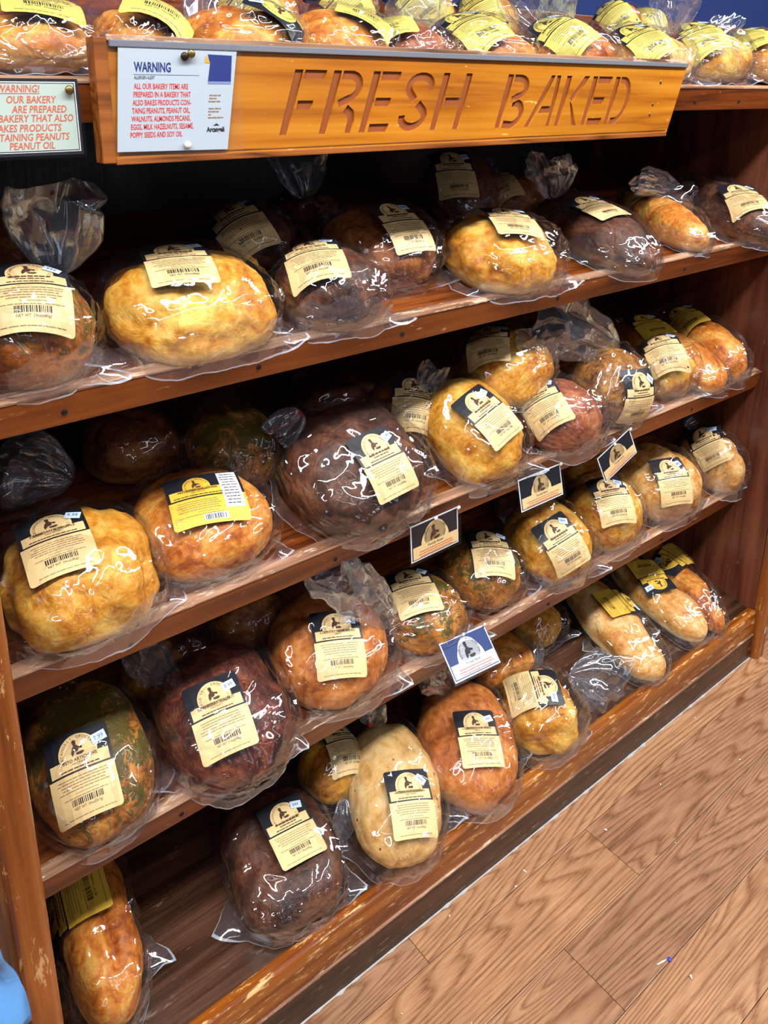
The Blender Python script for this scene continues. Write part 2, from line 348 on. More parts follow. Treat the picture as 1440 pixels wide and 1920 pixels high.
for t in range(5):
    x0, x1 = (XL, XR) if t else (-0.9, 3.0)
    d = DEPTH[t]; th = 0.018
    a, b, c, e = sh(t, 0.021), sh(t, d), sh(t, d, -th), sh(t, 0.021, -th)
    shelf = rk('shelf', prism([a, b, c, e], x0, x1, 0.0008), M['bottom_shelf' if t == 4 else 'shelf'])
    if t < 4:
        lh = 0.044
        poly = [sh(t, 0.0, DROP-0.003), sh(t, 0.020, DROP-0.003), sh(t, 0.020, DROP-lh), sh(t, 0.0, DROP-lh)]
        bm = prism(poly, x0+0.001, x1-0.001, 0.0015)
        lip = bm_obj('shelf_lip', bm, M['lip']); lip.parent = shelf
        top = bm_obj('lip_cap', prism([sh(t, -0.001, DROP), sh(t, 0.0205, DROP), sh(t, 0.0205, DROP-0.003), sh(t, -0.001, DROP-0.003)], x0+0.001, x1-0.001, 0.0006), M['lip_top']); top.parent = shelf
        # countersunk screws along the lip
        xs = {0: [0.2, 0.4, 1.46, 1.62, 1.8], 1: [0.25, 0.5, 0.745, 1.1, 1.5], 2: [0.3, 0.62, 0.95, 1.3, 1.6], 3: [0.35, 0.75, 1.15, 1.55]}[t]
        for x in xs:
            bm = bmesh.new(); bmesh.ops.create_cone(bm, cap_ends=True, segments=12, radius1=0.0042, radius2=0.0030, depth=0.002)
            hy, hz = sh(t, -0.0005, DROP-lh*0.62)
            bmesh.ops.rotate(bm, verts=bm.verts, matrix=Matrix.Rotation(math.radians(90)+TH, 3, 'X'))
            bmesh.ops.translate(bm, verts=bm.verts, vec=(x, hy, hz))
            s_ = bm_obj('screw_hole', bm, M['hole']); s_.parent = shelf
# base boards under the bottom shelf
bm = box(XL+0.0015, XR-0.0015, 0.792, 0.818, 0.074, 0.142)
es = [e for e in bm.edges if all(v.co.z > 0.14 for v in e.verts) and abs(e.verts[0].co.x-e.verts[1].co.x) > 0.5]
bmesh.ops.bevel(bm, geom=es, offset=0.008, segments=4, affect='EDGES', profile=0.5)
rk('base_board', bm, M['base'])
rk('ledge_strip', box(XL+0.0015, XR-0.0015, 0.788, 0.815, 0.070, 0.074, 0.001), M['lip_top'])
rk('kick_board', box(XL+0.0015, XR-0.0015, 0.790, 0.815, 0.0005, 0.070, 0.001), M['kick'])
# dusty caulk bead along the floor
pts = []; n = 160
vv, ff = [], []
for i in range(n+1):
    x = XL + (XR-XL-0.004)*i/n + 0.002; r = 0.0013 + 0.0012*max(0, math.sin(i*12.9898)*math.sin(i*4.1)) + (0.002 if rnd.random() < 0.06 else 0)
    for j in range(4):
        an = math.radians(180 - 30*j); vv.append((x, 0.7895 + r*1.6*math.cos(an)*(1 if j else 1), 0.0005 + r*math.sin(an)*0.8))
    if i:
        for j in range(3): ff.append(((i-1)*4+j, i*4+j, i*4+j+1, (i-1)*4+j+1))
o = mesh_obj('caulk_bead', vv, ff, M['caulk'], None, True); o.parent = rack; o.matrix_parent_inverse = Matrix.Translation(-Vector(rack.location))
# backrest rail of the top shelf
rk('back_rail', box(-0.9, 3.0, 1.395, 1.415, 1.52, 1.618, 0.002), M['shelf'])
# chipped paint patch on right post
bm = bmesh.new(); bmesh.ops.create_circle(bm, cap_ends=True, segments=14, radius=0.006)
bmesh.ops.scale(bm, verts=bm.verts, vec=(1, 2.0, 1)); bmesh.ops.rotate(bm, verts=bm.verts, matrix=Matrix.Rotation(math.radians(90), 3, 'X')); bmesh.ops.translate(bm, verts=bm.verts, vec=(XR+0.022, 0.7712, 0.085))
rk('paint_chip', bm, M['caulk'])

# ------------------------------------------------------------------ text helper
def text2d(s, size, sx=1.0, shear=0.0, align='LEFT', bold=0.0, spacing=1.0):
    cu = bpy.data.curves.new('t', 'FONT'); cu.body = s; cu.size = size; cu.shear = shear; cu.align_x = align; cu.offset = bold; cu.space_character = spacing
    cu.resolution_u = 2; cu.fill_mode = 'FRONT'
    ob = bpy.data.objects.new('t', cu)
    me = bpy.data.meshes.new_from_object(ob)
    v = np.array([(p.co.x*sx, p.co.y) for p in me.vertices]).reshape(-1, 2); f = [tuple(p.vertices) for p in me.polygons]
    bpy.data.meshes.remove(me); bpy.data.objects.remove(ob); bpy.data.curves.remove(cu)
    return v, f

# ------------------------------------------------------------------ FRESH BAKED sign
SY = 0.852
sign = empty('wooden_sign', (0.85, SY, 1.367))
tag(sign, 'orange pine board sign with routed stencil lettering FRESH BAKED', 'sign')
def sg(o): o.parent = sign; o.matrix_parent_inverse = Matrix.Translation(-Vector(sign.location)); return o
def stroke(pts, wd):
    pts = [Vector((p[0], p[1])) for p in pts]; L, R = [], []
    for i, p in enumerate(pts):
        a = (p-pts[i-1]).normalized() if i else (pts[1]-p).normalized()
        b = (pts[i+1]-p).normalized() if i < len(pts)-1 else a
        t = (a+b).normalized(); nrm = Vector((-t.y, t.x)); k = wd/2/max(0.5, nrm.dot(Vector((-a.y, a.x))))
        L.append(p+nrm*k); R.append(p-nrm*k)
    return [tuple(v) for v in L+R[::-1]]
def rect(x0, y0, x1, y1): return [(x0, y0), (x1, y0), (x1, y1), (x0, y1)]
def arc(cx, cy, rx, ry, a0, a1, n=9): return [(cx+rx*math.cos(math.radians(a0+(a1-a0)*i/n)), cy+ry*math.sin(math.radians(a0+(a1-a0)*i/n))) for i in range(n+1)]
HH, TT, T2, GG = 0.0755, 0.0115, 0.0105, 0.0030
def glyph(ch, w):
    h, t, b, g = HH, TT, T2, GG
    bar = rect(0, 0, t, h)
    if ch == 'F': return [bar, rect(t+g, h-b, w, h), rect(t+g, .46*h-b/2, w*.8, .46*h+b/2)]
    if ch == 'E': return [bar, rect(t+g, h-b, w, h), rect(t+g, .5*h-b/2, w*.85, .5*h+b/2), rect(t+g, 0, w, b)]
    if ch == 'H':
        return [bar, [(w-t, 0), (w, 0), (w, h), (w-t, h), (w-t, .5*h+b/2), (t+g, .5*h+b/2), (t+g, .5*h-b/2), (w-t, .5*h-b/2)]]
    if ch == 'R':
        top = stroke([(t+g, h-b/2)]+[(w*.55, h-b/2)]+arc(w*.55, .735*h, w*.45-b/2, .265*h-b/2, 80, -80)[0:]+[(t+g+.004, .47*h)], b)
        return [bar, top, stroke([(w*.62, .40*h), (w*.82, .32*h), (w-b/2, .20*h), (w-b/2, 0)], b)]
    if ch == 'S':
        p1 = stroke([(w-b/2, .70*h)]+arc(w*.5, .76*h, w*.5-b/2, .24*h-b/2, 10, 215)+[(w*.42, .53*h)], b)
        p2 = stroke([(w*.56, .47*h)]+arc(w*.5, .24*h, w*.5-b/2, .24*h-b/2, 35, -190), b)
        return [p1, p2]
    if ch == 'B':
        u = stroke([(t+g, h-b/2), (w*.5, h-b/2)]+arc(w*.5, .755*h, w*.45-b/2, .245*h-b/2, 80, -80)+[(t+g+.006, .52*h)], b)
        l = stroke([(t+g+.010, .46*h), (w*.55, .46*h)]+arc(w*.55, .26*h, w*.45-b/2, .215*h, 70, -80)+[(t+g, b/2)], b)
        return [bar, u, l]
    if ch == 'A':
        return [[(-.2*w, 0), (-.2*w+t, 0), (w*.62, h), (w*.44, h)], [(w-t, 0), (w, 0), (w*.88, h), (w*.70, h), (w*.765, .40*h), (w*.36, .40*h), (w*.27, .27*h), (w*.80, .27*h)]]
    if ch == 'K':
        return [bar, [(w*.36, .55*h), (w*.78, h), (w, h), (w*.52, .47*h)], [(w*.40, .50*h), (w*.54, .42*h), (w*.98, 0), (w*.76, 0)]]
    if ch == 'D':
        return [bar, stroke([(t+g, h-b/2), (w*.45, h-b/2)]+arc(w*.45, .5*h, w*.55-b/2, .5*h-b/2, 80, -80, 12)+[(t+g, b/2)], b)]
SHR = 0.33
polys = []
for ch, x, w in [('F', .5227, .046), ('R', .5794, .050), ('E', .6411, .046), ('S', .7010, .050), ('H', .7627, .054), ('B', .8903, .054), ('A', .9640, .050), ('K', 1.0228, .056), ('E', 1.0885, .050), ('D', 1.1482, .052)]:
    z0 = 1.3875 - 0.0006*(x-0.52)
    polys.append((ch, [[(x+px+SHR*pz, z0+pz) for px, pz in pg] for pg in glyph(ch, w)]))
SX0, SX1, SX1B, SZ0, SZ1 = 0.318, 1.379, 1.334, 1.367, 1.486
outline = [(SX0, SZ0), (SX1B, SZ0), (SX1, SZ1), (SX0, SZ1)]
cu = bpy.data.curves.new('face', 'CURVE'); cu.dimensions = '2D'; cu.fill_mode = 'BOTH'; cu.extrude = 0.002
for pg in [outline]+[p for _, ps in polys for p in ps]:
    sp = cu.splines.new('POLY'); sp.points.add(len(pg)-1); sp.use_cyclic_u = True
    for q, (px, pz) in zip(sp.points, pg): q.co = (px, pz, 0, 1)
ob = bpy.data.objects.new('face', cu); me = bpy.data.meshes.new_from_object(ob); bpy.data.objects.remove(ob); bpy.data.curves.remove(cu)
me.transform(Matrix.Translation((0, SY+0.002, 0)) @ Matrix.Rotation(math.radians(90), 4, 'X')); me.materials.append(M['sign']); me.name = 'face_board'
o = bpy.data.objects.new('face_board', me); COL.objects.link(o); sg(o)
bm = bmesh.new()
a = [bm.verts.new((x, SY+0.0042, z)) for x, z in outline]; b = [bm.verts.new((x, SY+0.018, z)) for x, z in outline]
bm.faces.new(a); bm.faces.new(b[::-1])
for i in range(4): bm.faces.new((a[i], a[(i+1) % 4], b[(i+1) % 4], b[i]))
bmesh.ops.recalc_face_normals(bm, faces=bm.faces)
sg(bm_obj('back_board', bm, M['sign_edge']))
for ch, ps in polys:
    vv, ff = [], []
    for pg in ps:
        # floor of the routed groove: the piece slightly grown, under the face board
        k = len(vv); vv += [(px, SY+0.0026, pz) for px, pz in pg]
        from mathutils.geometry import tessellate_polygon
        ff += [tuple(k+i for i in tri) for tri in tessellate_polygon([[Vector((px, pz, 0)) for px, pz in pg]])]
    sg(mesh_obj('letter', vv, ff, M['letter']))
sg(bm_obj('end_trim', box(SX0-0.010, SX0+0.004, SY-0.003, SY+0.018, SZ0-0.002, SZ1+0.004, 0.001), M['sign_edge']))
sg(bm_obj('bottom_trim', box(SX0+0.0042, SX1B-0.002, SY-0.0022, SY+0.0178, SZ0-0.004, SZ0+0.003, 0.001), M['sign_edge']))
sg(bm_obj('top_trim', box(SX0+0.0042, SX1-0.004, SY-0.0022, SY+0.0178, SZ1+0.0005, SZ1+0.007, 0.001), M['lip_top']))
sg(bm_obj('price_rail', box(SX0+0.006, SX1-0.004, SY-0.0042, SY-0.0004, SZ1-0.005, SZ1+0.002, 0.001), M['rail']))
sg(bm_obj('bottom_groove', box(SX0+0.008, SX1B-0.004, SY-0.0006, SY+0.0004, SZ0+0.0055, SZ0+0.0068), M['sign_edge']))
for x, z in ((1.283, 1.418), (1.277, 1.401), (1.300, 1.455)):
    bm = bmesh.new(); bmesh.ops.create_uvsphere(bm, u_segments=8, v_segments=6, radius=0.0026); bmesh.ops.scale(bm, verts=bm.verts, vec=(1, .4, 1.3)); bmesh.ops.translate(bm, verts=bm.verts, vec=(x, SY-0.0004, z))
    sg(bm_obj('nail_head', bm, M['pin_brass'], smooth=True))

# ------------------------------------------------------------------ printed flat things (notice, cards) built in a local 2D frame
class Print:
    """flat layered print in a u(right), v(up) frame; layers are a hair apart"""
    def __init__(s): s.v, s.f, s.m, s.mats = [], [], [], []
    def mi(s, mat):
        if mat not in s.mats: s.mats.append(mat)
        return s.mats.index(mat)
    def add(s, v, f, mat, layer):
        k = len(s.v); s.v += [(float(a), float(b), layer) for a, b in v]; s.f += [tuple(k+i for i in q) for q in f]; s.m += [s.mi(mat)]*len(f)
    def poly(s, pts, mat, layer):
        tr = tessellate_polygon([[Vector((a, b, 0)) for a, b in pts]])
        s.add(pts, [tuple(t) for t in tr], mat, layer)
    def rect(s, x0, y0, x1, y1, mat, layer): s.add([(x0, y0), (x1, y0), (x1, y1), (x0, y1)], [(0, 1, 2, 3)], mat, layer)
    def text(s, t, x, y, size, mat, layer, sx=1.0, align='LEFT', shear=0.0, bold=0.0, rot=0.0):
        v, f = text2d(t, size, sx, shear, align, bold)
        if not len(v): return
        c, d = math.cos(rot), math.sin(rot)
        s.add([(x+a*c-b*d, y+a*d+b*c) for a, b in v], f, mat, layer)
def baker(P, cx, cy, r, mat, layer):
    """round emblem figure: a baker in a cap kneading at a bowl"""
    q = lambda pts: [(cx+a*r, cy+b*r) for a, b in pts]
    P.poly(q([(-.20+.17*math.cos(t*.6283), .52+.20*math.sin(t*.6283)) for t in range(10)]), mat, layer)
    P.poly(q([(-.40, .62), (-.02, .66), (-.06, .82), (-.24, .90), (-.40, .80)]), mat, layer)
    P.poly(q([(-.30, .34), (-.02, .36), (.16, .12), (.10, -.18), (-.02, -.30), (-.34, -.30), (-.52, -.02)]), mat, layer)
    P.poly(q([(-.46, .18), (-.34, .02), (-.30, -.40), (-.52, -.66), (-.60, -.30)]), mat, layer)
    P.poly(q([(.14, .20), (.34, .10), (.46, -.08), (.30, -.10), (.10, .02)]), mat, layer)
    P.poly(q([(-.20, -.40), (.46, -.34), (.60, -.50), (.34, -.66), (-.10, -.62)]), mat, layer)
    P.poly(q([(.34+.13*math.cos(t*.7854), .02+.13*math.sin(t*.7854)) for t in range(8)]), mat, layer)
def disc(P, cx, cy, r, mat, layer, a0=0, a1=360, n=28):
    P.poly([(cx+r*math.cos(math.radians(a0+(a1-a0)*i/n)), cy+r*math.sin(math.radians(a0+(a1-a0)*i/n))) for i in range(n+(0 if a1-a0 == 360 else 1))], mat, layer)
def word_lines(P, x0, x1, y, n, dy, th, mat, layer, seed, align='c'):
    rr = random.Random(seed)
    for i in range(n):
        tot = (x1-x0)*rr.uniform(.78, 1.0); x = x0+((x1-x0)-tot)/2
        end = x+tot
        while x < end-0.002:
            w = min(rr.uniform(.003, .008), end-x); P.rect(x, y-th/2, x+w*.86, y+th/2, mat, layer); x += w
        y -= dy
def arc_text(P, s, cx, cy, r, size, a0, a1, mat, layer):
    n = len(s)
    for i, ch in enumerate(s):
        if ch == ' ': continue
        a = math.radians(a0+(a1-a0)*i/(n-1))
        P.text(ch, cx+r*math.cos(a), cy+r*math.sin(a), size, mat, layer, 1.0, 'CENTER', rot=a-math.pi/2)
def flat_obj(name, P, origin, right, up, parent, keep=None):
    right, up = Vector(right).normalized(), Vector(up).normalized(); nrm = right.cross(up)
    vv = [Vector(origin)+right*a+up*b+nrm*c for a, b, c in P.v]
    return mesh_obj(name, vv, P.f, P.mats, parent, midx=P.m)
def pin(parent, loc, mat, r=0.0045, inv=None):
    bm = bmesh.new(); bmesh.ops.create_uvsphere(bm, u_segments=14, v_segments=8, radius=r)
    for v in bm.verts: v.co.z *= 0.55
    bmesh.ops.rotate(bm, verts=bm.verts, matrix=Matrix.Rotation(math.radians(90), 3, 'X')); bmesh.ops.translate(bm, verts=bm.verts, vec=loc)
    o = bm_obj('push_pin', bm, mat, None, True); o.parent = parent
    o.matrix_parent_inverse = Matrix.Translation(-Vector(parent.location)); return o
def child(o, parent): o.parent = parent; o.matrix_parent_inverse = Matrix.Translation(-Vector(parent.location)); return o

# allergen notice pinned on the sign
NT = empty('paper_notice', (0.395, SY-0.003, 1.373)); tag(NT, 'white allergen WARNING notice with red text pinned on wooden sign', 'notice')
P = Print()
W_, H_ = 0.1335, 0.1085
P.poly([(0.000, 0.002), (0.1285, 0.0), (0.1455, H_), (0.0095, H_-0.001)], M['paper'], 0)
def N(u, v): return (u*W_+0.0105*(v), v*H_)     # the sheet hangs a little askew
def ntext(s, u, v, size, mat, sx=.62, bold=0.0, shear=0.08):
    x, y = N(u, v); P.text(s, x, y, size, mat, 0.0003, sx, 'LEFT', shear, bold)
ntext('WARNING', .125, .765, .0135, M['ink_navy'], .62, .0003)
x, y = N(.12, .735); P.rect(x, y, x+.074, y+.0005, M['ink_fade'], .0003)
ntext('ALLERGEN ALERT', .125, .695, .0046, M['ink_black'], .62)
for i, s in enumerate(['ALL OUR BAKERY ITEMS ARE', 'PREPARED IN A BAKERY THAT', 'ALSO BAKES PRODUCTS CON-', 'TAING PEANUTS, PEANUT OIL,', 'WALNUTS, ALMONDS PECANS,', 'EGGS, MILK HAZELNUTS, SESAME,', 'POPPY SEEDS AND SOY OIL']):
    ntext(s, .125-.004*i, .605-.076*i, .0079, M['ink_red'], .60, .0001)
q = lambda u, v: N(u, v)
P.poly([q(.745, .94), q(.965, .935), q(.965, .68), q(.755, .68), q(.768, .85)], M['ink_navy'], .0003)
P.poly([q(.755, .68), q(.965, .68), q(.965, .655), q(.755, .655)], M['ink_fade'], .0003)
P.poly([q(.725, .935), q(.770, .86), q(.720, .86)], M['ink_orange2'], .0004)
for i, (v, u0, u1) in enumerate([(.545, .765, .89), (.515, .765, .85), (.485, .765, .885), (.415, .765, .89), (.385, .765, .87), (.355, .765, .80), (.325, .765, .91)]):
    x, y = N(u0, v); x1, _ = N(u1, v); word_lines(P, x, x1, y, 1, .002, .0013, M['ink_grey'], .0003, 50+i)
P.poly([q(.815, .245), q(.875, .245), q(.848, .268)], M['ink_black'], .0003)
ntext('Arcangeli', .762, .185, .0072, M['ink_black'], .80, .0003, 0.0)
child(flat_obj('paper', P, (0.3235, SY-0.0032, 1.3745), (1, 0, 0), (0, 0, 1), None), NT)
pin(NT, (0.404, SY-0.0065, 1.4735), M['pin_dark'], .0046); pin(NT, (0.4115, SY-0.0075, 1.4765), M['pin_brass'], .0046); pin(NT, (0.402, SY-0.006, 1.3815), M['pin_white'], .0042)
Ps = Print(); Ps.rect(-0.004, -0.004, 0.150, 0.114, M['sleeve'], 0)
child(flat_obj('clear_sleeve', Ps, (0.3235, SY-0.0042, 1.3745), (1, 0, 0), (0, 0, 1), None), NT)

# pale green warning card at far left
WC = empty('warning_card', (0.215, 0.864, 1.374)); tag(WC, 'pale green WARNING card with italic orange text at far left of top shelf lip', 'notice')
P = Print()
P.rect(-0.155, 0, 0.0045, 0.0745, M['ink_black'], -0.0002); P.rect(-0.150, 0.0032, 0.0018, 0.0715, M['label_white'], 0.0); P.rect(-0.149, 0.0042, 0.0006, 0.0705, M['ink_black'], 0.0002); P.rect(-0.1485, 0.0050, -0.0003, 0.0697, M['paper_green'], 0.0004)
for s, xr, zz in [('WARNING!', -0.034, .0615), ('OUR BAKERY', -0.0195, .0512), ('ARE PREPARED', -0.0095, .0420), ('BAKERY THAT ALSO', -0.0035, .0333), ('BAKES PRODUCTS', -0.0165, .0240), ('CONTAINING PEANUTS', -0.0095, .0152), ('PEANUT OIL', -0.0245, .0068)]:
    P.text(s, xr, zz, .0098, M['ink_orange'], .0006, .80, 'RIGHT', .22, .0001)
P.rect(-0.075, .0600, -0.034, .0606, M['ink_orange'], .0006)
child(flat_obj('card', P, (0.2900, 0.8655, 1.3748), (1, 0, 0), (0, 0, 1), None), WC)
Ps = Print(); Ps.rect(-0.158, -0.003, 0.0075, 0.078, M['sleeve'], 0.001)
child(flat_obj('clear_sleeve', Ps, (0.2900, 0.8655, 1.3748), (1, 0, 0), (0, 0, 1), None), WC)
pin(WC, (0.2845, 0.8615, 1.4385), M['pin_brass'], .0046)

# hanging shelf cards
CARDS = [
 ((0.757, 0.866, 0.768), 0.105, 0.066, 1.0, 4.0, 'label_black', 'black and cream Partially Baked shelf card nearest the large dark round loaf'),
 ((1.010, 0.866, 0.771), 0.116, 0.060, -0.5, 14.0, 'label_black', 'black and cream shelf card above the pale golden round loaf'),
 ((1.233, 0.860, 0.750), 0.106, 0.060, 21.0, 10.0, 'label_black', 'black and cream shelf card tilted up to the right above golden loaves'),
 ((0.832, 0.868, 0.508), 0.113, 0.070, -6.0, 47.0, 'label_blue', 'blue-faced Partially Baked shelf card jutting from third shelf lip'),
]
for (tl, w, h, rz, tilt, ink, lab) in CARDS:
    right = Vector((math.cos(math.radians(rz)), 0, math.sin(math.radians(rz))))
    upb = Vector((-math.sin(math.radians(rz)), 0, math.cos(math.radians(rz))))
    tt = math.radians(tilt); up = upb*math.cos(tt) + Vector((0, 1, 0))*math.sin(tt)
    c = empty('shelf_card', tl); tag(c, lab, 'shelf card', 'cards hanging from the shelf lips')
    org = Vector(tl) - up*h
    P = Print(); P.rect(0, 0, w, h, M['label_white'], 0); P.rect(.0025, .0025, w-.0025, h-.0025, M[ink], .0003)
    band = h*.36
    disc(P, w*.50, band+.001, h*.46, M['label_cream' if ink == 'label_black' else 'label_white'], .0006, 0, 180)
    disc(P, w*.50, band+h*.20, h*.36, M['label_cream' if ink == 'label_black' else 'label_white'], .0006)
    P.rect(.004, .004, w-.0025, band+.002, M['label_cream' if ink == 'label_black' else 'label_white'], .0009)
    baker(P, w*.5, band+h*.22, h*.27, M['ink_brown' if ink == 'label_black' else 'ink_black'], .0012)
    arc_text(P, 'ARCANGELI GROCERY CO', w*.5, band+h*.20, h*.295, h*.075, 195, -15, M['ink_brown'], .0012)
    P.text('Partially Baked', w*.5, band-h*.07, h*.095, M['ink_black'], .0012, .9, 'CENTER')
    word_lines(P, w*.12, w*.92, h*.22, 3, h*.065, h*.022, M['ink_orange'], .0012, int(w*9000))
    child(flat_obj('card', P, org, right, up, None), c)
    Ps = Print(); Ps.rect(-.005, -.004, w+.005, h+.004, M['sleeve'], .0022)
    child(flat_obj('clear_sleeve', Ps, org, right, up, None), c)
    nrm = right.cross(up)
    for a, b in ((w*.5, h*.97), (w-.001, h*.99)):
        p = org+right*a+up*b+nrm*.004; pin(c, p, M['pin_white'], .0038)
